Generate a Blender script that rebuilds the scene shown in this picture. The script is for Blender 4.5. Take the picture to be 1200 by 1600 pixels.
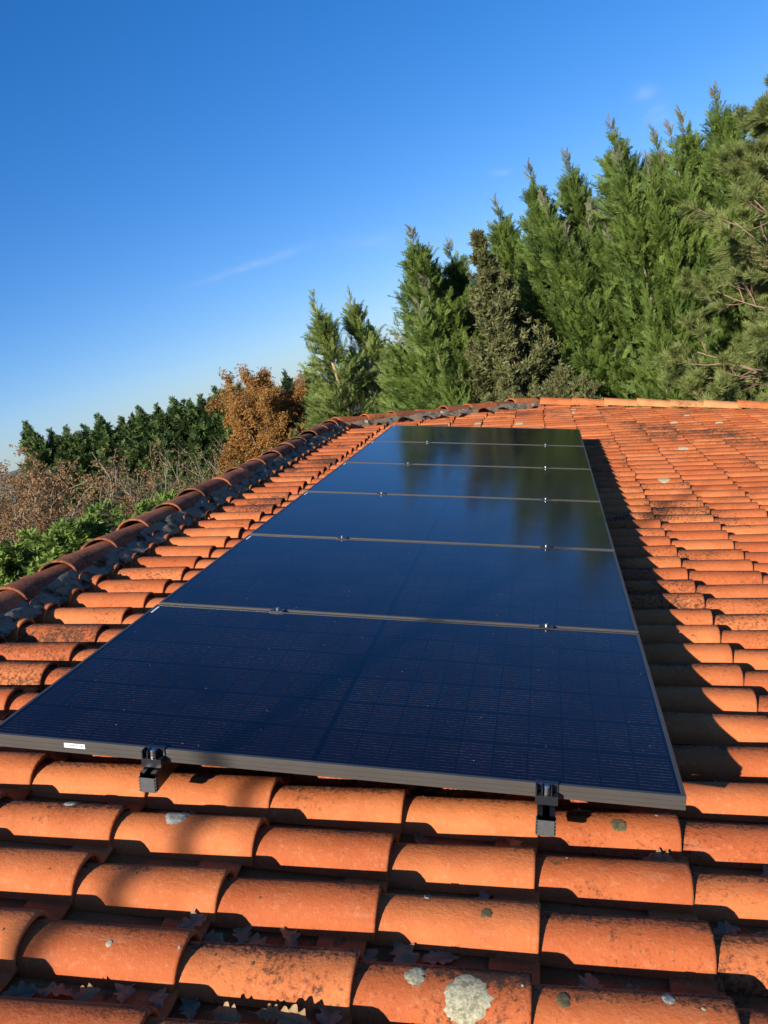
import bpy, math, random
import numpy as np
from mathutils import Matrix, Vector
from mathutils.bvhtree import BVHTree

for o in list(bpy.data.objects):
    bpy.data.objects.remove(o)
scene = bpy.context.scene
COL = scene.collection

# ------------------------------------------------------------------ camera
cam_d = bpy.data.cameras.new('camera')
cam = bpy.data.objects.new('camera', cam_d)
COL.objects.link(cam)
A = [[0.941978, 0.243083, 0.231492], [0.177812, 0.223589, -0.958327], [-0.284712, 0.943885, 0.167393]]
cm = Matrix([A[0] + [-0.03471], A[1] + [-1.86187], A[2] + [4.78487], [0, 0, 0, 1]])
cam.matrix_world = cm
cam_d.sensor_fit = 'VERTICAL'
cam_d.sensor_height = 36
cam_d.lens = 30.4714
cam_d.clip_start = 0.05
cam_d.clip_end = 9000
scene.camera = cam
scene.render.resolution_x = 768
scene.render.resolution_y = 1024

# ------------------------------------------------------------------ light
SUN = Vector((-0.333, -0.853, 0.402)).normalized()      # towards the sun
sun_el = math.asin(SUN.z)
CLOUDS = [((-0.3565, 0.9246, 0.1341), (-0.2256, 0.9641, 0.1398), 0.006, 0.8),
          ((0.1336, 0.9748, 0.1788), (0.1608, 0.9714, 0.1748), 0.009, 0.8),
          ((0.1375, 0.9786, 0.1529), (0.1752, 0.9723, 0.1545), 0.012, 0.8),
          ((-0.0236, 0.9877, 0.1546), (0.0029, 0.9889, 0.1488), 0.004, 0.6),
          ((-0.203, 0.9702, 0.1324), (-0.1062, 0.9874, 0.1172), 0.012, 0.4)]
world = bpy.data.worlds.new('World')
scene.world = world
world.use_nodes = True
wn, wl = world.node_tree.nodes, world.node_tree.links
wn.clear()
sky = wn.new('ShaderNodeTexSky')
sky.sky_type = 'NISHITA'
sky.sun_disc = False
sky.sun_elevation = sun_el
sky.sun_rotation = math.atan2(SUN.x, SUN.y)
sky.altitude = 400
sky.air_density = 1.0
sky.dust_density = 0.25
sky.ozone_density = 4.0
bg = wn.new('ShaderNodeBackground')
bg.inputs[1].default_value = 0.079
wo = wn.new('ShaderNodeOutputWorld')
wl.new(bg.outputs[0], wo.inputs[0])
SKY_SAT = wn.new('ShaderNodeHueSaturation')
SKY_SAT.inputs['Saturation'].default_value = 1.3
SKY_SAT.inputs['Value'].default_value = 1.0
wl.new(sky.outputs[0], SKY_SAT.inputs['Color'])
gam = wn.new('ShaderNodeGamma'); gam.inputs[1].default_value = 0.85
wl.new(SKY_SAT.outputs[0], gam.inputs[0])
tint = wn.new('ShaderNodeMix'); tint.data_type = 'RGBA'; tint.blend_type = 'MULTIPLY'
tint.inputs[0].default_value = 1.0
tint.inputs[7].default_value = (0.73, 0.86, 1.19, 1)
wl.new(gam.outputs[0], tint.inputs[6])
# a few thin cirrus streaks, fixed in world directions
geo = wn.new('ShaderNodeTexCoord')
last = tint.outputs[2]


def vmath(op, a, b=None):
    n = wn.new('ShaderNodeVectorMath'); n.operation = op
    for i, v in enumerate((a, b)):
        if v is None: continue
        if isinstance(v, bpy.types.NodeSocket): wl.new(v, n.inputs[i])
        else: n.inputs[i].default_value = v
    return n


def wmath(op, a, b=None, c=None):
    n = wn.new('ShaderNodeMath'); n.operation = op; n.use_clamp = False
    for i, v in enumerate((a, b, c)):
        if v is None: continue
        if isinstance(v, bpy.types.NodeSocket): wl.new(v, n.inputs[i])
        else: n.inputs[i].default_value = v
    return n.outputs[0]


cn = wn.new('ShaderNodeTexNoise'); cn.inputs['Scale'].default_value = 26; cn.inputs['Detail'].default_value = 6; cn.inputs['Roughness'].default_value = 0.6
st_ = vmath('MULTIPLY', geo.outputs['Generated'], (1.0, 1.0, 3.0))
wl.new(st_.outputs[0], cn.inputs['Vector'])
for c0, c1, wid_, amt in CLOUDS:
    c0, c1 = Vector(c0).normalized(), Vector(c1).normalized()
    mid = ((c0 + c1) / 2).normalized(); ax_ = (c1 - c0).normalized(); nr_ = mid.cross(ax_).normalized(); hl = (c1 - c0).length / 2
    dl = wmath('DIVIDE', wmath('SUBTRACT', vmath('DOT_PRODUCT', geo.outputs['Generated'], ax_[:]).outputs['Value'], mid.dot(ax_)), hl)
    dn = wmath('DIVIDE', vmath('DOT_PRODUCT', geo.outputs['Generated'], nr_[:]).outputs['Value'], wid_)
    q = wmath('ADD', wmath('MULTIPLY', dl, dl), wmath('MULTIPLY', dn, dn))
    e_ = wmath('MULTIPLY', wmath('POWER', 2.718, wmath('MULTIPLY', q, -1.6)), wmath('GREATER_THAN', vmath('DOT_PRODUCT', geo.outputs['Generated'], mid[:]).outputs['Value'], 0.0))
    f_ = wmath('MULTIPLY', wmath('MULTIPLY', e_, 0.75), wmath('MULTIPLY', wmath('MAXIMUM', wmath('SUBTRACT', cn.outputs['Fac'], 0.30), 0.0), amt))
    cm_ = wn.new('ShaderNodeMix'); cm_.data_type = 'RGBA'; cm_.clamp_factor = True
    wl.new(f_, cm_.inputs[0]); wl.new(last, cm_.inputs[6]); cm_.inputs[7].default_value = (5.2, 5.6, 6.2, 1)
    last = cm_.outputs[2]
wl.new(last, bg.inputs[0])

sl = bpy.data.lights.new('sun', 'SUN')
sl.energy = 4.6
sl.angle = math.radians(0.53)
sl.color = (1.0, 0.93, 0.83)
so = bpy.data.objects.new('sun', sl)
COL.objects.link(so)
so.rotation_euler = SUN.to_track_quat('Z', 'Y').to_euler()
so.location = (0, -20, 30)

scene.view_settings.view_transform = 'Standard'
scene.view_settings.look = 'None'
scene.view_settings.exposure = 0.95
scene.view_settings.gamma = 1.0

# ------------------------------------------------------------------ helpers
TH = math.radians(16.7)
ZO = 3.65
ROOF = Matrix.Translation((0, 0, ZO)) @ Matrix.Rotation(TH, 4, 'Y')    # roof plane -> world
ROOF_N = np.array(ROOF)


def RW(v):
    v = np.asarray(v, float)
    return v @ ROOF_N[:3, :3].T + ROOF_N[:3, 3]


WM = {}


def attach(o, parent, M=None):
    M = M or Matrix.Identity(4)
    WM[o.name] = M
    if parent is not None:
        o.parent = parent
        o.matrix_parent_inverse = WM[parent.name].inverted()
    o.matrix_basis = M
    return o


def tag(o, label=None, cat=None, group=None, kind=None):
    for k, v in (('label', label), ('category', cat), ('group', group), ('kind', kind)):
        if v:
            o[k] = v
    return o


def empty(name, M, label=None, cat=None, group=None):
    o = bpy.data.objects.new(name, None)
    o.empty_display_size = 0.2
    COL.objects.link(o)
    attach(o, None, M)
    return tag(o, label, cat, group)


def new_mesh(name, V, F, attrs=None, smooth=False, mats=None, mi=None):
    """V (n,3); F = list of int arrays (k,3)/(k,4)"""
    V = np.ascontiguousarray(V, np.float32)
    me = bpy.data.meshes.new(name)
    me.vertices.add(len(V))
    me.vertices.foreach_set('co', V.ravel())
    if not isinstance(F, list):
        F = [F]
    F = [np.asarray(f, np.int32) for f in F if len(f)]
    tot = np.concatenate([np.full(len(f), f.shape[1], np.int32) for f in F])
    idx = np.concatenate([f.ravel() for f in F])
    st = np.concatenate([[0], np.cumsum(tot)[:-1]]).astype(np.int32)
    me.loops.add(len(idx))
    me.loops.foreach_set('vertex_index', idx)
    me.polygons.add(len(tot))
    me.polygons.foreach_set('loop_start', st)
    me.polygons.foreach_set('loop_total', tot)
    for m in (mats or []):
        me.materials.append(m)
    if mi is not None:
        me.polygons.foreach_set('material_index', np.asarray(mi, np.int32))
    me.update(calc_edges=True)
    me.polygons.foreach_set('use_smooth', np.full(len(tot), smooth, bool))
    for k, a in (attrs or {}).items():
        at = me.attributes.new(k, 'FLOAT', 'POINT')
        at.data.foreach_set('value', np.asarray(a, np.float32))
    me.validate()
    return me


def add(name, me, parent=None, M=None):
    o = bpy.data.objects.new(name, me)
    COL.objects.link(o)
    return attach(o, parent, M)


class MB:
    """collects boxes, tubes and lofts into one mesh"""
    def __init__(s):
        s.V, s.Q, s.T, s.n = [], [], [], 0

    def push(s, V, Q=None, T=None):
        V = np.asarray(V, float)
        s.V.append(V)
        if Q is not None and len(Q): s.Q.append(np.asarray(Q, int) + s.n)
        if T is not None and len(T): s.T.append(np.asarray(T, int) + s.n)
        s.n += len(V)

    def box(s, lo, hi, bev=0.0):
        (x0, y0, z0), (x1, y1, z1) = lo, hi
        if bev <= 0:
            V = [(x, y, z) for z in (z0, z1) for y in (y0, y1) for x in (x0, x1)]
            s.push(V, [(0, 2, 3, 1), (4, 5, 7, 6), (0, 1, 5, 4), (2, 6, 7, 3), (0, 4, 6, 2), (1, 3, 7, 5)])
            return
        b = bev
        rings = [(b, z0), (0, z0 + b), (0, z1 - b), (b, z1)]
        s.rings([[(x0 + d, y0 + d, z), (x1 - d, y0 + d, z), (x1 - d, y1 - d, z), (x0 + d, y1 - d, z)] for d, z in rings], True, True)

    def rings(s, R, cap0=False, cap1=False, closed=True):
        R = [np.asarray(r, float) for r in R]
        m = len(R[0])
        V = np.concatenate(R)
        Q = []
        for i in range(len(R) - 1):
            for j in range(m if closed else m - 1):
                k = (j + 1) % m
                Q.append((i * m + j, i * m + k, (i + 1) * m + k, (i + 1) * m + j))
        T = []
        if m == 4:
            if cap0: Q.append((3, 2, 1, 0))
            if cap1: Q.append(tuple((len(R) - 1) * m + j for j in range(4)))
            s.push(V, Q)
            return
        if cap0:
            c = len(V); V = np.vstack([V, R[0].mean(0)])
            T += [(c, (j + 1) % m, j) for j in range(m)]
        if cap1:
            c = len(V); V = np.vstack([V, R[-1].mean(0)])
            o = (len(R) - 1) * m
            T += [(c, o + j, o + (j + 1) % m) for j in range(m)]
        s.push(V, Q, T)

    def tube(s, pts, rad, seg=6, caps=True):
        pts = np.asarray(pts, float)
        n = len(pts)
        rad = np.broadcast_to(np.asarray(rad, float), (n,))
        tg = np.gradient(pts, axis=0)
        tg /= np.linalg.norm(tg, axis=1)[:, None] + 1e-9
        ref = np.array([0, 0, 1.0]) if abs(tg[0][2]) < 0.9 else np.array([1.0, 0, 0])
        R = []
        for i in range(n):
            a = np.cross(tg[i], ref); a /= np.linalg.norm(a) + 1e-9
            b = np.cross(tg[i], a)
            ref = np.cross(a, tg[i])
            ph = np.arange(seg) * 2 * np.pi / seg
            R.append(pts[i] + rad[i] * (np.cos(ph)[:, None] * a + np.sin(ph)[:, None] * b))
        s.rings(R, caps, caps)

    def cyl(s, c, r, z0, z1, seg=14):
        ph = np.arange(seg) * 2 * np.pi / seg
        def ring(rr, z): return np.stack([c[0] + rr * np.cos(ph), c[1] + rr * np.sin(ph), np.full(seg, z)], 1)
        b = min(r * 0.2, abs(z1 - z0) * 0.3)
        s.rings([ring(r, z0), ring(r, z1 - b), ring(r - b, z1)], True, True)

    def mesh(s, name, mat, smooth=False, attrs=None):
        return new_mesh(name, np.concatenate(s.V), [np.concatenate(s.Q) if s.Q else [], np.concatenate(s.T) if s.T else []],
                        attrs, smooth, [mat] if mat else None)

    def build(s, name, mat, parent=None, M=None, smooth=False):
        return add(name, s.mesh(name, mat, smooth), parent, M)


def rotz(v, a):
    c, s = math.cos(a), math.sin(a)
    return v @ np.array([[c, s, 0], [-s, c, 0], [0, 0, 1]])


# ------------------------------------------------------------------ node helpers
class NG:
    def __init__(s, name):
        s.m = bpy.data.materials.new(name)
        s.m.use_nodes = True
        s.t = s.m.node_tree
        s.t.nodes.clear()
        s.out = s.t.nodes.new('ShaderNodeOutputMaterial')
        s.b = s.t.nodes.new('ShaderNodeBsdfPrincipled')
        s.t.links.new(s.b.outputs[0], s.out.inputs[0])

    def put(s, sock, v):
        if isinstance(v, bpy.types.NodeSocket): s.t.links.new(v, sock)
        elif isinstance(v, (tuple, list)):
            sock.default_value = (*v, 1.0) if len(v) == 3 and len(sock.default_value) == 4 else v
        else: sock.default_value = v

    def set(s, **k):
        names = {'base': 'Base Color', 'rough': 'Roughness', 'metal': 'Metallic', 'ior': 'IOR', 'spec': 'Specular IOR Level',
                 'normal': 'Normal', 'coat': 'Coat Weight', 'coatr': 'Coat Roughness', 'sss': 'Subsurface Weight'}
        for a, v in k.items(): s.put(s.b.inputs[names[a]], v)
        return s

    def math(s, op, a, b=None, c=None, clamp=False):
        n = s.t.nodes.new('ShaderNodeMath'); n.operation = op; n.use_clamp = clamp
        s.put(n.inputs[0], a)
        if b is not None: s.put(n.inputs[1], b)
        if c is not None: s.put(n.inputs[2], c)
        return n.outputs[0]

    def mix(s, f, a, b, mode='MIX'):
        n = s.t.nodes.new('ShaderNodeMix'); n.data_type = 'RGBA'; n.blend_type = mode
        s.put(n.inputs[0], f); s.put(n.inputs[6], a); s.put(n.inputs[7], b)
        return n.outputs[2]

    def attr(s, name):
        n = s.t.nodes.new('ShaderNodeAttribute'); n.attribute_name = name
        return n.outputs['Fac']

    def coord(s, which='Object', scale=None):
        n = s.t.nodes.new('ShaderNodeTexCoord')
        o = n.outputs[which]
        if scale is not None:
            v = s.t.nodes.new('ShaderNodeVectorMath'); v.operation = 'MULTIPLY'
            s.t.links.new(o, v.inputs[0]); v.inputs[1].default_value = scale if isinstance(scale, tuple) else (scale,) * 3
            o = v.outputs[0]
        return o

    def vadd(s, a, b):
        n = s.t.nodes.new('ShaderNodeVectorMath'); n.operation = 'ADD'
        s.put(n.inputs[0], a); s.put(n.inputs[1], b)
        return n.outputs[0]

    def vscale(s, a, k):
        n = s.t.nodes.new('ShaderNodeVectorMath'); n.operation = 'SCALE'
        s.put(n.inputs[0], a); s.put(n.inputs['Scale'], k)
        return n.outputs[0]

    def noise(s, vec, scale, detail=4, rough=0.55, dist=0.0, color=False):
        n = s.t.nodes.new('ShaderNodeTexNoise')
        s.put(n.inputs['Vector'], vec); n.inputs['Scale'].default_value = scale
        n.inputs['Detail'].default_value = detail; n.inputs['Roughness'].default_value = rough
        n.inputs['Distortion'].default_value = dist
        return n.outputs['Color'] if color else n.outputs['Fac']

    def voro(s, vec, scale, feature='F1', rnd=1.0):
        n = s.t.nodes.new('ShaderNodeTexVoronoi'); n.feature = feature
        s.put(n.inputs['Vector'], vec); n.inputs['Scale'].default_value = scale
        n.inputs['Randomness'].default_value = rnd
        return n.outputs['Distance'], n.outputs['Color']

    def ramp(s, f, stops, interp='LINEAR'):
        n = s.t.nodes.new('ShaderNodeValToRGB'); n.color_ramp.interpolation = interp
        el = n.color_ramp.elements
        while len(el) < len(stops): el.new(0.5)
        for e, (p, c) in zip(el, stops):
            e.position = p; e.color = (*c, 1) if len(c) == 3 else c
        s.put(n.inputs[0], f)
        return n.outputs[0]

    def step(s, x, a, b):     # smooth 0..1 between a and b
        n = s.t.nodes.new('ShaderNodeMapRange'); n.interpolation_type = 'SMOOTHSTEP'
        s.put(n.inputs[0], x); n.inputs[1].default_value = a; n.inputs[2].default_value = b
        return n.outputs[0]

    def sep(s, v):
        n = s.t.nodes.new('ShaderNodeSeparateXYZ'); s.put(n.inputs[0], v)
        return n.outputs

    def sepc(s, v):
        n = s.t.nodes.new('ShaderNodeSeparateColor'); s.put(n.inputs[0], v)
        return n.outputs

    def bump(s, h, strength=0.3, dist=0.01, normal=None):
        n = s.t.nodes.new('ShaderNodeBump'); n.inputs['Strength'].default_value = strength
        n.inputs['Distance'].default_value = dist
        s.put(n.inputs['Height'], h)
        if normal is not None: s.put(n.inputs['Normal'], normal)
        return n.outputs[0]


# ------------------------------------------------------------------ materials
def mat_tile(name, base_a, base_b, dirt=1.0, lich=1.0):
    g = NG(name)
    P = g.coord('Object')
    r1, r2 = g.attr('rnd'), g.attr('arc')
    # every tile shifts the noise so that stains stop at its edges
    off = g.t.nodes.new('ShaderNodeCombineXYZ')
    g.put(off.inputs[0], g.math('MULTIPLY', r1, 37.0)); g.put(off.inputs[2], g.math('MULTIPLY', r1, 91.0))
    PT = g.vadd(P, off.outputs[0])
    c = g.mix(g.step(r1, 0.0, 1.0), base_a, base_b)
    n1 = g.noise(PT, 7.0, 5, 0.6)
    c = g.mix(g.math('MULTIPLY', g.step(n1, 0.35, 0.7), 0.45), c, tuple(x * k for x, k in zip(base_a, (0.72, 0.60, 0.5))))
    n2 = g.noise(P, 70, 3, 0.7)
    c = g.mix(g.math('MULTIPLY', g.step(n2, 0.52, 0.72), 0.30), c, (0.52, 0.23, 0.115))
    n3 = g.noise(PT, 130, 3, 0.7)
    c = g.mix(g.math('MULTIPLY', g.step(n3, 0.60, 0.75), 0.45), c, (0.11, 0.042, 0.022))
    # rain bleached veil, stretched down the slope
    nv = g.noise(g.coord('Object', (3.0, 14.0, 14.0)), 3.0, 4, 0.6)
    c = g.mix(g.math('MULTIPLY', g.step(nv, 0.55, 0.78), 0.28), c, (0.46, 0.22, 0.125))
    # dark algae crust: big patches over the roof x fine speckle, more of it on the far side of each crest
    big = g.noise(P, 0.75, 3, 0.6)
    tilewise = g.math('ADD', g.math('MULTIPLY', big, 0.9), g.math('MULTIPLY', g.noise(PT, 5.0, 4, 0.65), 0.62))
    tilewise = g.math('ADD', tilewise, g.math('MULTIPLY', g.math('MULTIPLY', g.step(r2, 0.43, 0.56), g.math('SUBTRACT', 1.0, g.step(r2, 0.66, 0.9))), 0.17))
    tilewise = g.math('ADD', tilewise, g.math('MULTIPLY', g.attr('age'), 0.16))
    sp = g.noise(P, 85, 4, 0.75)
    crust = g.step(g.math('ADD', tilewise, g.math('MULTIPLY', g.math('SUBTRACT', sp, 0.5), 0.9)), 0.90 - 0.04 * dirt, 1.10)
    c = g.mix(g.math('MULTIPLY', crust, 0.9), c, (0.032, 0.025, 0.018))
    # olive moss spots with a ragged edge
    wob = g.vadd(P, g.vscale(g.noise(P, 30, 3, 0.6, color=True), 0.03))
    d, vc = g.voro(wob, 4.6)
    cc = g.sepc(vc)
    spot = g.math('MULTIPLY', g.math('GREATER_THAN', cc[0], 0.72), g.math('SUBTRACT', 1.0, g.step(d, 0.05, 0.085)))
    spot = g.math('MULTIPLY', spot, g.step(g.noise(P, 60, 2), 0.36, 0.5))
    c = g.mix(g.math('MULTIPLY', spot, 0.85), c, (0.075, 0.060, 0.028))
    # pale lichen rosettes; more of them towards the far and right end
    d2, vc2 = g.voro(g.vadd(wob, (3.3, 1.7, 0.4)), 3.4)
    k2 = g.sepc(vc2)
    sx = g.sep(P)
    where = g.math('ADD', g.step(g.math('ADD', sx[1], g.math('MULTIPLY', sx[0], 0.9)), 2.0, 8.0), 0.03)
    thr = g.math('SUBTRACT', 1.0, g.math('MULTIPLY', where, 0.75 * lich))
    size = g.math('ADD', 0.06, g.math('MULTIPLY', k2[2], 0.10))
    ros = g.math('MULTIPLY', g.math('GREATER_THAN', k2[1], thr), g.math('LESS_THAN', g.math('ADD', d2, g.math('MULTIPLY', g.noise(P, 38, 3), 0.06)), g.math('ADD', size, 0.03)))
    c = g.mix(ros, c, g.mix(g.noise(P, 90, 3), (0.19, 0.165, 0.095), (0.50, 0.44, 0.29)))
    h = g.math('ADD', g.math('MULTIPLY', sp, 0.5), g.math('ADD', g.math('MULTIPLY', n3, 0.4), g.math('MULTIPLY', ros, 1.0)))
    h = g.math('ADD', h, g.math('MULTIPLY', n1, 1.5))
    g.set(base=c, rough=g.math('ADD', 0.74, g.math('MULTIPLY', crust, 0.3)), spec=0.18, normal=g.bump(h, 0.5, 0.006))
    return g.m


M_TILE = mat_tile('terracotta', (0.375, 0.092, 0.027), (0.51, 0.155, 0.048))
M_TILE_OLD = mat_tile('weathered_terracotta', (0.25, 0.080, 0.036), (0.35, 0.122, 0.055), dirt=2.2, lich=1.4)
M_TILE_PALE = mat_tile('ochre_terracotta', (0.45, 0.185, 0.065), (0.49, 0.235, 0.09), dirt=0.5)


def simple(name, base, rough=0.6, metal=0.0, nscale=None, var=0.25, bump=0.0, spec=0.5):
    g = NG(name)
    c = base
    if nscale:
        P = g.coord('Object')
        n = g.noise(P, nscale, 5, 0.65)
        c = g.mix(n, tuple(x * (1 - var) for x in base), tuple(min(1, x * (1 + var)) for x in base))
        if bump: g.set(normal=g.bump(n, bump, 0.01))
    g.set(base=c, rough=rough, metal=metal, spec=spec)
    return g.m


def mat_mortar(name='mossy_mortar', lo=0.50):
    g = NG(name)
    P = g.coord('Object')
    n = g.noise(P, 9, 6, 0.7)
    c = g.mix(g.noise(P, 40, 4), (0.13, 0.10, 0.07), (0.32, 0.26, 0.19))
    c = g.mix(g.step(n, lo, lo + 0.14), c, (0.030, 0.024, 0.017))
    d, vc = g.voro(g.vadd(P, g.vscale(g.noise(P, 25, 2, color=True), 0.05)), 9)
    k = g.sepc(vc)
    c = g.mix(g.math('MULTIPLY', g.math('GREATER_THAN', k[0], 0.72), g.math('LESS_THAN', d, 0.26)), c, (0.45, 0.43, 0.30))
    g.set(base=c, rough=1.0, spec=0.05, normal=g.bump(g.noise(P, 70, 6, 0.75), 0.6, 0.012))
    return g.m


M_MORTAR = mat_mortar()
M_MORTAR_HIP = mat_mortar('weathered_mortar', 0.50)
M_RENDER = simple('rough_render', (0.55, 0.47, 0.36), 0.95, nscale=60, var=0.12, bump=0.4)
M_WOODWORK = simple('painted_wood', (0.20, 0.10, 0.05), 0.6, nscale=20)
M_ZINC = simple('zinc', (0.35, 0.36, 0.37), 0.45, 0.9, nscale=8, var=0.15)
M_PANE = simple('window_glass', (0.02, 0.025, 0.03), 0.05)


def mat_frame():
    g = NG('anodised_frame')
    P = g.coord('Object')
    n = g.noise(P, 12, 4, 0.6)
    c = g.mix(n, (0.064, 0.057, 0.049), (0.090, 0.081, 0.070))
    g.set(base=c, rough=0.42, metal=0.35, spec=0.5)
    return g.m


M_FRAME = mat_frame()


def mat_glass():
    """cell laminate under glass: 20 x 6 half cells, dark gaps, fine wires, dust; local x across, y away"""
    g = NG('solar_laminate')
    P = g.coord('Object')
    x, y, _ = g.sep(P)
    ax = g.math('ABSOLUTE', x)
    ux = g.math('DIVIDE', g.math('SUBTRACT', ax, 0.006), 0.0855)
    fx = g.math('FRACT', ux)
    uy = g.math('DIVIDE', g.math('ADD', y, 0.507), 0.169)
    fy = g.math('FRACT', uy)
    ex = g.math('MULTIPLY', g.math('MINIMUM', fx, g.math('SUBTRACT', 1.0, fx)), 0.0855)
    ey = g.math('MULTIPLY', g.math('MINIMUM', fy, g.math('SUBTRACT', 1.0, fy)), 0.169)
    e = g.math('MINIMUM', ex, ey)
    inside = g.math('MULTIPLY', g.math('LESS_THAN', ax, 0.861), g.math('LESS_THAN', g.math('ABSOLUTE', y), 0.507))
    inside = g.math('MULTIPLY', inside, g.math('GREATER_THAN', ax, 0.006))
    cellm = g.math('MULTIPLY', inside, g.step(e, 0.0010, 0.0022))
    idx = g.t.nodes.new('ShaderNodeCombineXYZ')
    g.put(idx.inputs[0], g.math('ADD', g.math('FLOOR', ux), g.math('MULTIPLY', g.math('GREATER_THAN', x, 0.0), 40.0)))
    g.put(idx.inputs[1], g.math('FLOOR', uy))
    wnz = g.t.nodes.new('ShaderNodeTexWhiteNoise'); g.t.links.new(idx.outputs[0], wnz.inputs[0])
    rnd = wnz.outputs['Value']
    cell = g.mix(rnd, (0.0036, 0.0022, 0.0070), (0.0052, 0.0032, 0.0100))
    # wires running across, 12 to a cell, beaded by solder pads
    fw = g.math('FRACT', g.math('ADD', g.math('MULTIPLY', fy, 12.0), 0.5))
    wd = g.math('MULTIPLY', g.math('ABSOLUTE', g.math('SUBTRACT', fw, 0.5)), 0.169 / 12)
    wire = g.math('SUBTRACT', 1.0, g.step(wd, 0.0005, 0.0017))
    bead = g.step(g.noise(g.coord('Object', (1.0, 0.6, 1.0)), 95, 2, 0.6), 0.46, 0.62)
    patch = g.step(g.noise(P, 3.2, 4, 0.6), 0.32, 0.66)
    wire = g.math('MULTIPLY', wire, g.math('ADD', 0.35, g.math('MULTIPLY', bead, 0.65)))
    wire = g.math('MULTIPLY', wire, g.math('ADD', 0.2, g.math('MULTIPLY', patch, 0.8)))
    wire = g.math('MULTIPLY', wire, cellm)
    c = g.mix(cellm, (0.0014, 0.0015, 0.006), cell)
    c = g.mix(wire, c, (0.078, 0.060, 0.052))
    # dust specks
    d, vc = g.voro(P, 46)
    k = g.sepc(vc)
    dust = g.math('MULTIPLY', g.math('GREATER_THAN', k[0], 0.80), g.math('LESS_THAN', d, g.math('MULTIPLY', k[1], 0.11)))
    c = g.mix(g.math('MULTIPLY', dust, 0.7), c, (0.30, 0.26, 0.21))
    film = g.step(g.noise(P, 2.0, 5, 0.6), 0.3, 0.8)
    g.set(base=c, rough=g.math('ADD', 0.105, g.math('MULTIPLY', film, 0.06)), ior=1.32, spec=0.5)
    return g.m


M_GLASS = mat_glass()
M_BLACK = simple('black_aluminium', (0.018, 0.018, 0.020), 0.38, 0.5)
M_CLAMP = simple('dark_anodised_clamp', (0.055, 0.057, 0.065), 0.32, 0.75)
M_RUBBER = simple('grey_end_cap', (0.055, 0.055, 0.055), 0.7, nscale=90, var=0.4)
M_STEEL = simple('stainless_bolt', (0.55, 0.55, 0.55), 0.36, 1.0)
M_PAPER = simple('white_sticker', (0.80, 0.80, 0.82), 0.5)
M_INK = simple('printed_ink', (0.04, 0.04, 0.05), 0.6)


def mat_leaf(name, dark, light, tip=None, trans=0.25, bw=0.5):
    g = NG(name)
    r = g.attr('rnd')
    info = g.t.nodes.new('ShaderNodeObjectInfo')
    n = g.noise(g.coord('Object'), 1.1, 4, 0.6)
    f = g.math('ADD', g.math('MULTIPLY', r, 1 - bw), g.math('MULTIPLY', g.step(n, 0.3, 0.7), bw))
    c = g.mix(f, dark, light)
    c = g.mix(g.math('MULTIPLY', info.outputs['Random'], 0.35), c, tuple(0.75 * a for a in light))
    if tip: c = g.mix(g.attr('tip'), c, tip)
    g.set(base=c, rough=0.55, spec=0.25)
    tr = g.t.nodes.new('ShaderNodeBsdfTranslucent')
    g.put(tr.inputs[0], c)
    mx = g.t.nodes.new('ShaderNodeMixShader'); mx.inputs[0].default_value = trans
    g.t.links.new(g.b.outputs[0], mx.inputs[1]); g.t.links.new(tr.outputs[0], mx.inputs[2])
    g.t.links.new(mx.outputs[0], g.out.inputs[0])
    return g.m


M_CYP = mat_leaf('cypress_foliage', (0.024, 0.058, 0.013), (0.175, 0.24, 0.045), tip=(0.20, 0.18, 0.13))
M_MID = mat_leaf('young_conifer_foliage', (0.05, 0.10, 0.025), (0.26, 0.31, 0.08), tip=(0.2, 0.2, 0.1))
M_JUN = mat_leaf('olive_brown_foliage', (0.065, 0.076, 0.025), (0.20, 0.195, 0.075))
M_PINE = mat_leaf('pine_needles', (0.060, 0.095, 0.026), (0.26, 0.290, 0.085))
M_DARKC = mat_leaf('dark_conifer_foliage', (0.012, 0.032, 0.014), (0.045, 0.080, 0.026))
M_ROW = mat_leaf('hedge_conifer_foliage', (0.028, 0.064, 0.020), (0.115, 0.165, 0.048))
M_RUST = mat_leaf('rust_leaves', (0.23, 0.105, 0.026), (0.42, 0.22, 0.055), trans=0.3)
M_TAN = mat_leaf('tan_dry_leaves', (0.12, 0.085, 0.038), (0.25, 0.18, 0.08), trans=0.3)
M_ORANGE = mat_leaf('orange_dry_leaves', (0.18, 0.10, 0.042), (0.34, 0.20, 0.09), trans=0.3)
M_BUSH = mat_leaf('bright_bush_foliage', (0.034, 0.082, 0.014), (0.19, 0.265, 0.046))
M_UNDER = mat_leaf('undergrowth_leaves', (0.05, 0.09, 0.025), (0.16, 0.17, 0.06))
M_BARK = simple('brown_bark', (0.16, 0.11, 0.075), 0.9, nscale=14, var=0.4, bump=0.5)
M_PALEBARK = simple('pale_bark', (0.40, 0.27, 0.16), 0.9, nscale=14, var=0.3, bump=0.4)
M_TWIG = simple('bare_twigs', (0.27, 0.22, 0.15), 0.85, nscale=6, var=0.3)
M_PINEWOOD = simple('pine_twigs', (0.27, 0.165, 0.115), 0.85, nscale=6, var=0.35)

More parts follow.
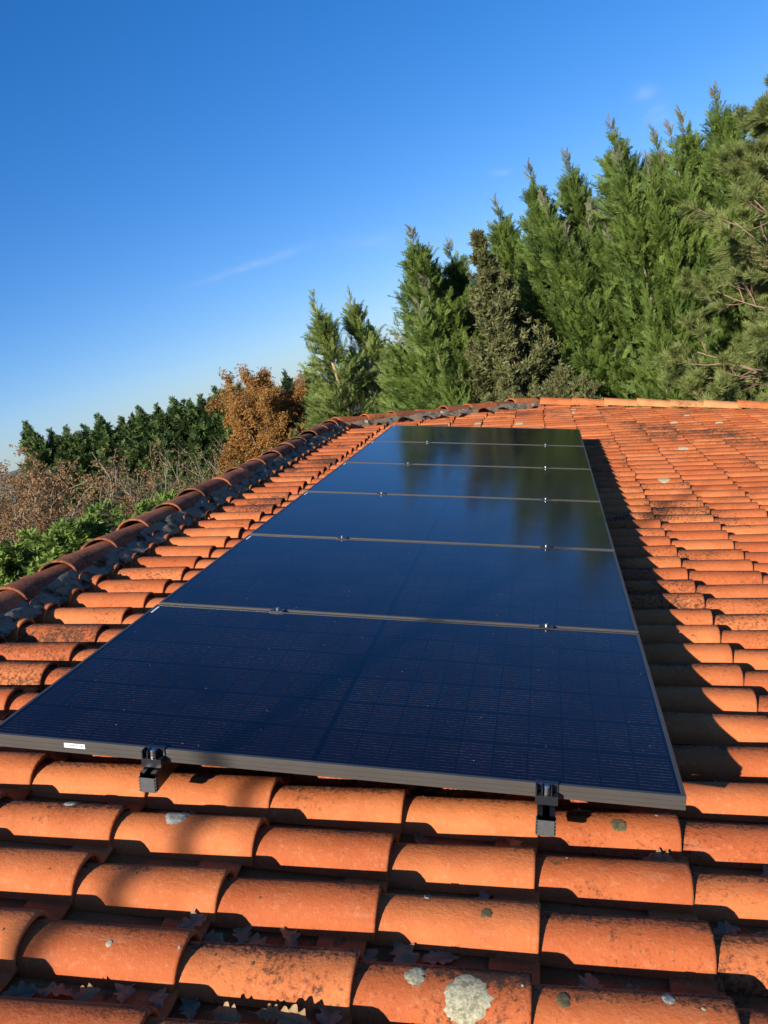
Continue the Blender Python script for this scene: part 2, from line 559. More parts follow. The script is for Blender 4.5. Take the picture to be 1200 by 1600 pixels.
# ------------------------------------------------------------------ ground, far hill
def ground():
    n = 60
    u = np.linspace(-1, 1, n)
    k = np.sign(u) * (np.abs(u) ** 3) * 5000
    X, Y = np.meshgrid(k, k, indexing='ij')
    Z = 0.02 * np.sin(X * 0.5) * np.cos(Y * 0.4)
    V = np.stack([X, Y, Z], -1).reshape(-1, 3)
    i = np.arange(n - 1)
    I, J = np.meshgrid(i, i, indexing='ij')
    a = (I * n + J).ravel()
    F = np.stack([a, a + n, a + n + 1, a + 1], 1)
    g = NG('rough_grass')
    P = g.coord('Object')
    c = g.mix(g.noise(P, 0.35, 5, 0.65), (0.05, 0.075, 0.02), (0.13, 0.11, 0.05))
    c = g.mix(g.step(g.noise(P, 5, 4, 0.7), 0.5, 0.7), c, (0.16, 0.085, 0.035))
    g.set(base=c, rough=0.95, normal=g.bump(g.noise(P, 12, 5, 0.7), 0.6, 0.05))
    o = add('ground', new_mesh('ground', V, F, smooth=True, mats=[g.m]))
    tag(o, kind='structure')


ground()


def hills():
    rs = np.random.RandomState(3)
    m = 90
    ang = np.linspace(-1.1, 1.1, m)
    rows = []
    for d, hh in ((1500, -1), (1750, 0.75), (2050, 1.0), (2600, 0.4), (3200, -1)):
        r = []
        for a in ang:
            h = 20 * (0.75 + 0.35 * math.sin(a * 9 + 0.4) + 0.2 * math.sin(a * 23 + 2)) * hh * min(1, max(0, (a + 0.42) / 0.14)) if hh > 0 else hh * 3
            r.append((math.sin(a) * d, math.cos(a) * d, h))
        rows.append(r)
    mb = MB(); mb.rings(rows, closed=False)
    mat = simple('far_woodland', (0.10, 0.13, 0.15), 1.0, nscale=0.02, var=0.4)
    o = mb.build('hill', mat, smooth=True)
    tag(o, kind='structure')


hills()

# ------------------------------------------------------------------ the tiled roof (roof plane coordinates: x down the slope, y away, z up from the slope)
PITCH, COURSE, TL = 0.198, 0.3365, 0.405
ZB = -0.203
Y0ROW = 0.103
RIDGE_X, VERGE_Y = -2.53, 9.72
HIP_A, HIP_B = (-2.53, 7.15), (-0.42, 9.72)


def barrel_template(L, w0, w1, h0, h1, rise, thick, na=13, inv=False, expo=2.35):
    """one canal tile: x 0..L (L is the low, open end)"""
    prof = [(0.0, 0, 0), (0.12 * L, 0, 0), (0.5 * L, 0, 0), (0.88 * L, 0, 0), (L - 0.006, 0, 0), (L - 0.0015, 0.0008, 0), (L + 0.0005, 0.003, 0),
            (L + 0.0005, thick - 0.003, 0), (L - 0.002, thick, 0), (L - 0.10, thick, 0)]
    t = np.linspace(0, np.pi, na)
    V, ARC = [], []
    for x, shr, _ in prof:
        f = min(x / L, 1.0)
        w = (w0 + (w1 - w0) * f) / 2 - shr
        h = (h0 + (h1 - h0) * f) - shr
        cy = -np.cos(t); sy = np.sin(t)
        yy = np.sign(cy) * np.abs(cy) ** (2 / expo) * w
        zz = np.abs(sy) ** (2 / expo) * h
        if inv: zz = -zz
        V.append(np.stack([np.full(na, x), yy, zz + rise * f], 1)); ARC.append(t / np.pi)
    n = len(prof)
    V = np.concatenate(V); ARC = np.concatenate(ARC)
    F = []
    for i in range(n - 1):
        for j in range(na - 1):
            q = (i * na + j, (i + 1) * na + j, (i + 1) * na + j + 1, i * na + j + 1)
            F.append(q[::-1] if inv else q)
    return V, np.array(F), ARC


def tile_field(name, x_lows, ys, keep, seed, parent, M, z_extra=0.0, age=None, mat=None):
    rs = np.random.RandomState(seed)
    cv, cf, ca = barrel_template(TL, 0.122, 0.138, 0.056, 0.065, 0.018, 0.0105)
    gv, gf, ga = barrel_template(TL, 0.182, 0.168, 0.036, 0.036, 0.018, 0.011, na=9, inv=True, expo=2.0)
    VV, FF, RR, AA, GG = [], [], [], [], []
    n = 0
    for kind, (tv, tf, ta), dy, zb in (('cover', (cv, cf, ca), 0.0, ZB), ('channel', (gv, gf, ga), -PITCH / 2, ZB + 0.026)):
        P = [(x, y + dy) for x in x_lows for y in ys if keep(x - 0.17, y + dy)]
        P = np.array(P)
        m = len(P)
        j = rs.normal(size=(m, 6))
        yaw, roll, pit = j[:, 0] * 0.011, j[:, 1] * 0.028, j[:, 2] * 0.006
        sc = 1 + j[:, 3] * 0.018
        dx, dyj = j[:, 4] * 0.006, j[:, 5] * 0.0035
        v = np.repeat(tv[None], m, 0)
        v[:, :, 0] -= TL
        v[:, :, 1] *= sc[:, None]; v[:, :, 2] *= (1 + j[:, 4] * 0.02)[:, None]
        yv, zv = v[:, :, 1].copy(), v[:, :, 2].copy()
        v[:, :, 1] = yv * np.cos(roll)[:, None] - zv * np.sin(roll)[:, None]
        v[:, :, 2] = yv * np.sin(roll)[:, None] + zv * np.cos(roll)[:, None]
        xv, yv = v[:, :, 0].copy(), v[:, :, 1].copy()
        v[:, :, 0] = xv * np.cos(yaw)[:, None] - yv * np.sin(yaw)[:, None]
        v[:, :, 1] = xv * np.sin(yaw)[:, None] + yv * np.cos(yaw)[:, None]
        v[:, :, 2] += v[:, :, 0] * pit[:, None]
        v[:, :, 0] += (P[:, 0] + dx)[:, None]
        v[:, :, 1] += (P[:, 1] + dyj)[:, None]
        v[:, :, 2] += zb + z_extra
        f = tf[None] + (np.arange(m) * len(tv))[:, None, None] + n
        VV.append(v.reshape(-1, 3)); FF.append(f.reshape(-1, 4))
        RR.append(np.repeat(rs.rand(m), len(tv)))
        AA.append(np.tile(ta if kind == 'cover' else ta * 0 + 0.3, m))
        ag = rs.rand(m) ** 2.2
        if age is not None: ag = np.clip(ag * 0.8 + np.array([age(*p) for p in P]), -1, 2)
        if kind == 'channel': ag = ag * 0.6
        GG.append(np.repeat(ag, len(tv)))
        n += m * len(tv)
    me = new_mesh(name, np.concatenate(VV), np.concatenate(FF), {'rnd': np.concatenate(RR), 'arc': np.concatenate(AA), 'age': np.concatenate(GG)}, True, [mat or M_TILE])
    return add(name, me, parent, M), (np.concatenate(VV), np.concatenate(FF))


house = empty('house', Matrix.Translation((0, 3.2, 0)), 'low house roofed with orange canal tiles under the solar panels', 'house')
EAVE = COURSE * 13
xl = [COURSE * k + 0.012 for k in range(-7, 14)]
yrows = [Y0ROW + PITCH * k for k in range(-19, 52)]
hk = (HIP_B[1] - HIP_A[1]) / (HIP_B[0] - HIP_A[0])


def near_keep(x, y):
    if y > VERGE_Y - 0.05: return False
    return y < HIP_A[1] + (x - HIP_A[0]) * hk - 0.02


def near_age(x, y):
    a = 0.0
    if x < -1.9: a += 0.45 * min(1, max(0, (y - 1) / 4 + 0.4))
    if x > 0.2: a += 0.32 * min(1, max(0, (y - 0.3) / 2.0))
    if y < 0.25: a -= 0.42
    if y > 6.5: a += 0.22
    return a


roof, roof_geo = tile_field('roof', xl, yrows, near_keep, 11, house, ROOF, age=near_age)

# boarding under the tiles of this slope
mb = MB()
zt, zbm = ZB - 0.035, ZB - 0.14
poly = [(RIDGE_X + 0.02, -3.62), (EAVE, -3.62), (EAVE, VERGE_Y - 0.02), (HIP_B[0], VERGE_Y - 0.02), (RIDGE_X + 0.02, HIP_A[1])]
def prism(poly, z0, z1):
    m = len(poly); b = MB()
    b.rings([[(x, y, z0) for x, y in poly], [(x, y, z1) for x, y in poly]], True, True)
    return b
prism(poly, zbm, zt).build('roof_deck', M_WOODWORK, house, ROOF)

# other slope, falling the other way from the ridge
ridge_w = RW((RIDGE_X, 0, 0))
SL2 = Matrix.Translation((ridge_w[0], 0, ridge_w[2] + 0.0)) @ Matrix.Rotation(math.pi, 4, 'Z') @ Matrix.Rotation(TH, 4, 'Y')
xl2 = [0.36 + COURSE * k for k in range(0, 11)]
E2 = xl2[-1]
HIP2 = (2.11, -9.72)
def far_keep(x, y):
    if y < -9.6 or y > 3.62: return False
    return y > -7.2 - x * (2.52 / 2.11)
tile_field('roof', xl2, [-0.06 + PITCH * k for k in range(-49, 19)], far_keep, 12, house, SL2)
prism([(0.02, 3.62), (0.02, -7.15), (2.11, -9.7), (E2, -9.7), (E2, 3.62)], zbm, zt).build('roof_deck', M_WOODWORK, house, SL2)

# half hip at the far end: slopes away from the camera
hipB_w = RW((HIP_B[0], HIP_B[1], 0)); apex_w = RW((HIP_A[0], HIP_A[1], 0))
run = hipB_w[1] - apex_w[1]; fall = apex_w[2] - hipB_w[2]
aH = math.atan2(fall, run); LH = math.hypot(run, fall)
SL3 = Matrix.Translation((ridge_w[0], apex_w[1], apex_w[2])) @ Matrix.Rotation(math.pi / 2, 4, 'Z') @ Matrix.Rotation(aH, 4, 'Y')
halfw = hipB_w[0] - apex_w[0]
tile_field('roof', [LH - COURSE * k for k in range(0, 8)], [-1.98 + PITCH * k for k in range(21)],
           lambda x, y: abs(y) < (x + 0.05) / LH * halfw, 13, house, SL3)
prism([(0.03, -0.01), (LH, -halfw), (LH, halfw)], zbm, zt).build('roof_deck', M_WOODWORK, house, SL3)

# walls under the roof
def walls():
    yA, yB = -3.3, 9.35
    xr = RW((EAVE - 0.35, 0, ZB - 0.1)); xlft = np.array(SL2 @ Vector((E2 - 0.35, 0, ZB - 0.1)))
    t = 0.3
    xR, zR, xL, zL = xr[0], xr[2] - 0.06, xlft[0], xlft[2] - 0.06
    zt_ = ridge_w[2] - 0.48
    hy = 7.0
    m = MB()
    m.box((xR - t, yA, 0), (xR, yB, zR)); m.build('wall', M_RENDER, house)
    m = MB(); m.box((xL, yA, 0), (xL + t, yB, zL)); m.build('wall', M_RENDER, house)
    for y0, y1, cut in ((yA, yA + t, False), (yB - t, yB, True)):
        xa, xb = xL + t + 0.002, xR - t - 0.002
        zc = zt_ if not cut else RW((HIP_B[0], 0, ZB - 0.2))[2]
        kx = -1.75 if not cut else hipB_w[0] - 0.3
        if cut:
            P = [(xa, 0), (xb, 0), (xb, zR), (hipB_w[0], zc - 0.05), (2 * ridge_w[0] - hipB_w[0], zc - 0.05), (xa, zL)]
        else:
            P = [(xa, 0), (xb, 0), (xb, zR), (ridge_w[0], zt_), (xa, zL)]
        m = MB(); m.rings([[(x, y0, z) for x, z in P], [(x, y1, z) for x, z in P]], True, True)
        m.build('wall', M_RENDER, house)
    # gutters and a few openings on the long walls
    for Mx, ex in ((ROOF, EAVE + 0.05), (SL2, E2 + 0.05)):
        m = MB()
        ph = np.linspace(math.pi, 2 * math.pi, 9)
        y0, y1 = (-3.6, 9.7) if Mx is ROOF else (-9.7, 3.6)
        sec = [(ex + 0.06 * math.cos(a), 0.06 * math.sin(a)) for a in ph] + [(ex + 0.056 * math.cos(a), 0.056 * math.sin(a)) for a in ph[::-1]]
        m.rings([[(x, y, z + ZB - 0.06) for x, z in sec] for y in (y0, y1)], True, True)
        m.build('gutter', M_ZINC, house, Mx)
    for xw, sgn in ((xR, 1), (xL, -1)):
        for yc in (-1.0, 3.0, 7.0):
            f = MB(); x0, x1 = sorted((xw - 0.05 * sgn, xw + 0.03 * sgn))
            for lo, hi in (((yc - .6, .9), (yc - .53, 2.1)), ((yc + .53, .9), (yc + .6, 2.1)), ((yc - .53, .9), (yc + .53, .97)), ((yc - .53, 2.03), (yc + .53, 2.1)), ((yc - .03, .97), (yc + .03, 2.03))):
                f.box((x0, lo[0], lo[1]), (x1, hi[0], hi[1]))
            w = f.build('window', M_WOODWORK, house)
            p = MB(); p.box((xw - 0.02, yc - .53, .97), (xw + 0.015 * sgn + 0.02, yc + .53, 2.03)); p.build('pane', M_PANE, w)


walls()


# ridge, hip and verge tiles with their mortar, all parts of the roof
def cap_template(L, r0, r1, h0, h1, thick=0.011, na=15):
    """x 0..L, the open rim is at x = 0 (radius r0), the tail at L"""
    t = np.linspace(0, np.pi, na)
    prof = [(0.09, r0 - thick, h0 - thick), (0.002, r0 - thick, h0 - thick), (-0.0005, r0 - thick + .003, h0 - thick + .003), (-0.0005, r0 - .003, h0 - .003),
            (0.0015, r0 - .0008, h0 - .0008), (0.006, r0, h0)]
    prof += [(L * f, r0 + (r1 - r0) * f, h0 + (h1 - h0) * f) for f in (0.25, 0.5, 0.75, 1.0)]
    V = np.concatenate([np.stack([np.full(na, x), -np.cos(t) * r, np.sin(t) ** 0.85 * h], 1) for x, r, h in prof])
    F = []
    for i in range(len(prof) - 1):
        for j in range(na - 1):
            F.append((i * na + j, i * na + j + 1, (i + 1) * na + j + 1, (i + 1) * na + j)[::-1])
    return V, np.array(F), np.tile(t / np.pi, len(prof))


def cap_run(name, A_, B_, step, mat_fn, seed, L=0.455, r=(0.112, 0.100), h=(0.102, 0.090), parent=roof, up=(0, 0, 1)):
    A_, B_ = np.array(A_, float), np.array(B_, float)
    d = B_ - A_; LL = np.linalg.norm(d); d /= LL
    up = np.array(up, float); s = np.cross(up, d); s /= np.linalg.norm(s); u = np.cross(d, s)
    rs = np.random.RandomState(seed)
    n = int(LL / step)
    for i in range(n):
        tv, tf, ta = cap_template(L, r[0], r[1], h[0], h[1])
        V = tv.copy()
        V *= 1 + rs.normal(size=3) * (0.0, 0.015, 0.02)
        yaw, tilt = rs.normal() * 0.022, -0.028 + rs.normal() * 0.010
        V[:, 1] += V[:, 0] * yaw + rs.normal() * 0.007
        V[:, 2] += V[:, 0] * tilt + 0.010 + rs.normal() * 0.004
        rn = rs.rand()
        me = new_mesh(name, V, tf, {'rnd': np.full(len(V), rn), 'arc': ta, 'age': np.full(len(V), rs.rand() * 0.9 + (0.5 if name == 'ridge_tile' else 0))}, True, [mat_fn(i, rs)])
        P = A_ + d * (i * step)
        Mx = Matrix(((d[0], s[0], u[0], P[0]), (d[1], s[1], u[1], P[1]), (d[2], s[2], u[2], P[2]), (0, 0, 0, 1)))
        add(name, me, parent, Mx)


def mortar(A_, B_, off_a, off_b, off_c, seed, up=(0, 0, 1), flip=False, mat=None):
    """bumpy fillet along a run: offsets are (side, height) of top, belly and foot"""
    A_, B_ = np.array(A_, float), np.array(B_, float)
    d = B_ - A_; LL = np.linalg.norm(d); d /= LL
    up = np.array(up, float); s = np.cross(up, d); s /= np.linalg.norm(s); u = np.cross(d, s)
    rs = np.random.RandomState(seed)
    n = int(LL / 0.022)
    w = rs.normal(size=(n + 8, 5))
    k = np.ones(5) / 5
    w = np.stack([np.convolve(w[:, i], k, 'same')[4:4 + n] for i in range(5)], 1)
    R = []
    for i in range(n):
        P = A_ + d * LL * i / (n - 1)
        row = []
        for q, (a, b) in enumerate((off_a, [(x + y) / 2 for x, y in zip(off_a, off_b)], off_b, [(x + y) / 2 for x, y in zip(off_b, off_c)], off_c)):
            amp = 0.014 if 0 < q else 0.006
            row.append(P + s * (a + amp * w[i, q]) + u * (b + amp * 0.7 * w[i, (q + 2) % 5]))
        R.append(row[::-1] if flip else row)
    m = MB(); m.rings(R, closed=False)
    m.build('mortar', mat or M_MORTAR, roof, smooth=True)


RA = RW((RIDGE_X, -3.6, 0)); RB = RW((RIDGE_X, HIP_A[1] + 0.25, 0))
zr = RW((RIDGE_X, 0, -0.150))[2]; xr_ = RW((RIDGE_X, 0, -0.150))[0]
rA, rB = (xr_, -3.62, zr), (xr_, HIP_A[1] + 0.30, zr)
cap_run('ridge_tile', rA, rB, 0.405, lambda i, rs: M_TILE_OLD, 21)
mortar(rA, rB, (-0.095, 0.045), (-0.125, 0.012), (-0.175, -0.045), 31)
mortar(rA, rB, (0.090, 0.040), (0.112, 0.000), (0.132, -0.060), 32, flip=True)
hA = RW((HIP_A[0], HIP_A[1], -0.135)); hB = RW((HIP_B[0], HIP_B[1] + 0.05, -0.125))
cap_run('hip_tile', hA, hB, 0.405, lambda i, rs: M_TILE_OLD if i in (2, 4, 6) else M_TILE, 22, r=(0.105, 0.09), h=(0.085, 0.070))
mortar(hA, hB, (-0.09, 0.035), (-0.115, 0.01), (-0.15, -0.06), 33, mat=M_MORTAR_HIP)
mortar(hA, hB, (0.085, 0.012), (0.11, -0.02), (0.15, -0.06), 34, flip=True, mat=M_MORTAR_HIP)
vA = RW((HIP_B[0] + 0.05, VERGE_Y, -0.125)); vB = RW((EAVE + 0.1, VERGE_Y - 0.1, -0.125))
cap_run('verge_tile', vA, vB, 0.405, lambda i, rs: M_TILE_PALE if i in (2, 3, 4, 5) else M_TILE, 23, r=(0.10, 0.088), h=(0.085, 0.072), up=RW((0, 0, 1)) - RW((0, 0, 0)))

# lichen rosettes that stand off the tiles: parts of the roof
bvh = BVHTree.FromPolygons(roof_geo[0].tolist(), roof_geo[1].tolist())


def lichen(x, y, r, seed, mat):
    rs = np.random.RandomState(seed)
    dr = Vector((0, -0.62, 0.78)); s = Vector((1, 0, 0)); t = dr.cross(s)
    C = Vector((x, y, -0.14))
    na, nr = 40, 5
    edge = 1 + 0.09 * np.interp(np.arange(na), np.arange(0, na, 5), rs.normal(size=8), period=na) + 0.07 * rs.normal(size=na)
    pts = []
    for k in range(nr + 1):
        for a in range(na):
            f = k / nr
            rr = r * f * (edge[a] if f > 0.5 else 1)
            q = C + s * (math.cos(a * 2 * math.pi / na) * rr) + t * (math.sin(a * 2 * math.pi / na) * rr)
            hit, nor, _, _ = bvh.ray_cast(q + dr * 0.4, -dr, 0.8)
            if hit is None: hit, nor = q, dr
            hgt = (min(0.0016, r * 0.06) * (1 - f ** 6) * rs.uniform(0.85, 1.15) if k < nr else -0.001)
            pts.append(hit + nor * (hgt + 0.0008))
    Q = [(k * na + a, (k + 1) * na + a, (k + 1) * na + (a + 1) % na, k * na + (a + 1) % na) for k in range(nr) for a in range(na)]
    m = new_mesh('lichen_patch', np.array([tuple(p) for p in pts]), np.array(Q), smooth=True, mats=[mat])
    add('lichen_patch', m, roof, ROOF)


def mat_lichen(name, a, b, cden):
    g = NG(name)
    P = g.coord('Object')
    n = g.noise(P, 170, 4, 0.7)
    c = g.mix(g.step(n, 0.35, 0.65), a, b)
    c = g.mix(g.math('MULTIPLY', g.step(g.noise(P, 45, 4, 0.6), 0.5, 0.66), cden), c, tuple(x * 0.42 for x in a))
    g.set(base=c, rough=0.95, normal=g.bump(n, 0.45, 0.003))
    return g.m


M_LICH = mat_lichen('pale_lichen', (0.22, 0.20, 0.115), (0.40, 0.375, 0.26), 0.7)
M_LICHG = mat_lichen('grey_lichen', (0.20, 0.20, 0.16), (0.38, 0.38, 0.31), 0.5)
M_MOSS = mat_lichen('olive_lichen', (0.072, 0.056, 0.023), (0.115, 0.09, 0.04), 0.6)
for i, (x, y, r, m) in enumerate([(-0.549, -0.487, 0.020, M_LICH), (-0.450, -0.528, 0.044, M_LICH), (-1.201, -0.066, 0.030, M_LICHG), (-1.488, -0.059, 0.016, M_LICHG),
                                  (-0.093, -0.466, 0.012, M_LICHG), (-0.135, 0.081, 0.020, M_MOSS), (-0.279, -0.499, 0.014, M_MOSS), (-0.429, -0.295, 0.012, M_MOSS)]):
    lichen(x, y, r, 50 + i, m)
rl = random.Random(8)
for i in range(26):
    row = rl.randint(-4, 1)
    lichen(rl.uniform(-1.7, 0.35), Y0ROW + PITCH * row + rl.gauss(0.0, 0.022), 0.0025 + 0.008 * rl.random() ** 3, 90 + i, rl.choice((M_LICHG, M_MOSS, M_MOSS, M_LICH)))

# ------------------------------------------------------------------ solar panels
PW_, PD, PP = 1.755, 1.038, 1.058


def make_panel():
    root = empty('solar_panel', ROOF)
    hx, hy = PW_ / 2, PD / 2
    prof = [(.0105, -.0040), (.0105, -.0006), (.0098, 0), (.0010, 0), (0, -.0010), (0, -.0105), (.0016, -.0115), (.0016, -.0128), (0, -.0138), (0, -.0225),
            (.0016, -.0235), (.0016, -.0248), (0, -.0258), (0, -.0340), (.001, -.035), (.030, -.035), (.030, -.0335), (.0015, -.0335), (.0015, -.0040), (.0105, -.0040)]
    m = MB()
    m.rings([[(-hx + d, -hy + d, z), (hx - d, -hy + d, z), (hx - d, hy - d, z), (-hx + d, hy - d, z)] for d, z in prof])
    m.build('frame', M_FRAME, root, ROOF)
    g = MB(); e = .0107
    g.box((-hx + e, -hy + e, -.0062), (hx - e, hy - e, -.0016))
    g.build('glass', M_GLASS, root, ROOF)
    s = MB(); s.box((-hx + .014, hy - .085, -.0015), (-hx + .021, hy - .022, -.0011))
    s.build('barcode_strip', M_PAPER, root, ROOF)
    return root


def copy_tree(o):
    c = o.copy(); COL.objects.link(c)
    for ch in list(o.children):
        k = ch.copy(); COL.objects.link(k); k.parent = c; k.matrix_parent_inverse = ch.matrix_parent_inverse.copy()
        for g2 in list(ch.children):
            q = g2.copy(); COL.objects.link(q); q.parent = k; q.matrix_parent_inverse = g2.matrix_parent_inverse.copy()
    return c


panel = make_panel()
PL = ['black framed solar panel nearest the camera with a white sticker on its grey front edge',
      'black framed solar panel directly behind the nearest one, faint cell grid visible',
      'third solar panel from the front of the row on the tiles',
      'third solar panel from the back of the row, mirroring blue sky',
      'second solar panel from the back of the row, mirroring dark trees at its right',
      'farthest solar panel of the row, its back edge against bare tiles']
for i in range(6):
    o = panel if i == 0 else copy_tree(panel)
    o.matrix_basis = ROOF @ Matrix.Translation((-PW_ / 2, PD / 2 + i * PP, 0))
    tag(o, PL[i], 'solar panel', 'solar panels in a row on the roof')
# the sticker on the front edge of the first panel
lb = MB(); lb.box((-1.536, -0.0012, -0.0195), (-1.478, -0.0003, -0.0075))
st = lb.build('sticker', M_PAPER, None, ROOF)
st.parent = panel
st.matrix_parent_inverse = (ROOF @ Matrix.Translation((-PW_ / 2, PD / 2, 0))).inverted()
st.matrix_basis = ROOF
ink = MB()
rsx = random.Random(4)
xx = -1.520
for wd_ in (0.003, 0.0015, 0.004, 0.002, 0.0028, 0.0015, 0.002, 0.0015, 0.003, 0.0012, 0.002):
    ink.box((xx, -0.0016, -0.0150 if wd_ > 0.002 else -0.0138), (xx + wd_, -0.0013, -0.0108)); xx += wd_ + 0.0016
ik = ink.build('print', M_INK, st, ROOF)

# rails, clamps
RAILX = (-1.285, -0.312)
for i, rx in enumerate(RAILX):
    root = empty('mounting_rail', ROOF @ Matrix.Translation((rx, 3.2, -0.07)),
                 ('black aluminium rail end sticking out under the left part of the front panel', 'black aluminium rail end sticking out under the right part of the front panel')[i],
                 'mounting rail', 'mounting rails under the panels')
    Mr = ROOF @ Matrix.Translation((rx, 0, 0))
    y0, y1 = (-0.052, -0.066)[i], 6.42
    zt_, zb_ = -0.040, -0.092
    w = 0.020
    sec = [(-w, zb_), (w, zb_), (w, zt_), (w - .012, zt_), (w - .012, zt_ - .004), (w - .004, zt_ - .004), (w - .004, zb_ + .02), (-w + .004, zb_ + .02),
           (-w + .004, zt_ - .004), (-w + .012, zt_ - .004), (-w + .012, zt_), (-w, zt_)]
    m = MB()
    V = np.array([(x, y, z) for y in (y0, y1) for x, z in sec]); n = len(sec)
    m.push(V, [(j, (j + 1) % n, n + (j + 1) % n, n + j)[::-1] for j in range(n)])
    m.build('rail', M_BLACK, root, Mr)
    c = MB()          # ribbed end cap
    c.box((-w + .001, y0 - .004, zb_ + .001), (w - .001, y0 - .0003, zt_ - .012), 0.0012)
    for k in range(5):
        z = zb_ + .003 + k * .0085
        for sx in (-1, 1): c.box((min(sx * w, sx * (w + .003)), y0 - .003, z), (max(sx * w, sx * (w + .003)), y0 + .012, z + .004))
    c.build('end_cap', M_RUBBER, root, Mr)


def make_mid_clamp():
    root = empty('mid_clamp', ROOF)
    b = MB()
    for s in (-1, 1): b.box((-.025, min(s * .004, s * .019), .0005), (.025, max(s * .004, s * .019), .0045), 0.0008)
    b.box((-.025, -.004, -.004), (.025, .004, .0012))
    b.build('body', M_CLAMP, root, ROOF)
    k = MB(); k.cyl((0, 0), .0062, .0012, .0110, 12); k.cyl((0, 0), .0095, .0011, .0030, 14)
    k.build('bolt', M_STEEL, root, ROOF)
    return root


def make_end_clamp():
    root = empty('end_clamp', ROOF)
    b = MB()   # stands in front of the frame edge (local y < 0), lip over the frame
    b.box((-.026, -.028, -.038), (.026, -.0015, -.016), 0.001)          # foot block
    b.box((-.026, -.0042, -.0155), (.026, -.0012, .0005), 0.0004)        # web
    b.box((-.026, -.0042, .0008), (.026, .010, .0044), 0.0006)          # lip
    for x in (-.0255, -.012, .009): b.box((x, -.026, -.0158), (x + .0028, -.0045, .0044))
    b.build('body', M_CLAMP, root, ROOF)
    k = MB(); k.cyl((-.0005, -.014), .0072, -.0155, .0035, 14); k.build('bolt', M_STEEL, root, ROOF)
    return root


mc = make_mid_clamp(); first = True
ORD = ['nearest', 'second nearest', 'middle', 'second farthest', 'farthest']
for i in range(1, 6):
    for s, rx in enumerate(RAILX):
        o = mc if first else copy_tree(mc); first = False
        o.matrix_basis = ROOF @ Matrix.Translation((rx, i * PP - 0.010, 0))
        tag(o, 'small dark clamp in the %s panel joint, on the %s rail' % (ORD[i - 1], ('left', 'right')[s]), 'clamp', 'clamps in the joints between panels')
ec = make_end_clamp()
fl = ['dark end clamp with steel bolt on the front panel edge, near the white sticker', 'dark end clamp with steel bolt on the front panel edge, towards its right corner']
bl = ['end clamp on the back edge of the farthest panel, on the left rail', 'end clamp on the back edge of the farthest panel, on the right rail']
for s, rx in enumerate(RAILX):
    o = ec if s == 0 else copy_tree(ec)
    o.matrix_basis = ROOF @ Matrix.Translation((rx, 0, 0)); tag(o, fl[s], 'clamp', 'end clamps on the panel row')
    o = copy_tree(ec)
    o.matrix_basis = ROOF @ Matrix.Translation((rx, 5 * PP + PD, 0)) @ Matrix.Rotation(math.pi, 4, 'Z'); tag(o, bl[s], 'clamp', 'end clamps on the panel row')

# ------------------------------------------------------------------ fallen oak leaves in the channels
def oak_leaf_mesh(seed, mat):
    rs = np.random.RandomState(seed)
    n = 45
    t = np.linspace(0, 1, n)
    w = 0.30 * np.sin(np.pi * np.clip(t * 1.02, 0, 1)) ** 0.8 * (0.62 + 0.5 * t) * (0.95 + 0.24 * np.cos(t * np.pi * 8.4 + rs.rand()) + 0.05 * np.cos(t * 61))
    w[0] = 0.02; w[-1] = 0.01
    curl, bend = rs.uniform(0.1, 0.5), rs.uniform(-0.45, 0.45)
    V = []
    for s in (-1, -0.5, 0, 0.5, 1):
        y = s * w
        z = curl * (np.abs(y) ** 1.5) * 1.5 + 0.25 * bend * np.sin(t * 3) + 0.05 * np.interp(t, np.linspace(0, 1, 8), rs.normal(size=8)) * abs(s)
        V.append(np.stack([t - 0.5, y, z], 1))
    V = np.concatenate(V)
    Q = [(a * n + i, a * n + i + 1, (a + 1) * n + i + 1, (a + 1) * n + i) for a in range(4) for i in range(n - 1)]
    m = MB(); m.push(V, Q)
    m.tube([(-0.72, 0, 0.05), (-0.5, 0, 0.004), (0.45, 0, 0.01)], [0.012, 0.014, 0.004], 4)
    me = m.mesh('oak_leaf', mat, True)
    return me


def mat_dry(name, a, b):
    g = NG(name)
    P = g.coord('Object')
    c = g.mix(g.noise(P, 6, 4, 0.6), a, b)
    tr = g.t.nodes.new('ShaderNodeBsdfTranslucent'); g.put(tr.inputs[0], c)
    g.set(base=c, rough=0.6)
    mx = g.t.nodes.new('ShaderNodeMixShader'); mx.inputs[0].default_value = 0.3
    g.t.links.new(g.b.outputs[0], mx.inputs[1]); g.t.links.new(tr.outputs[0], mx.inputs[2]); g.t.links.new(mx.outputs[0], g.out.inputs[0])
    return g.m


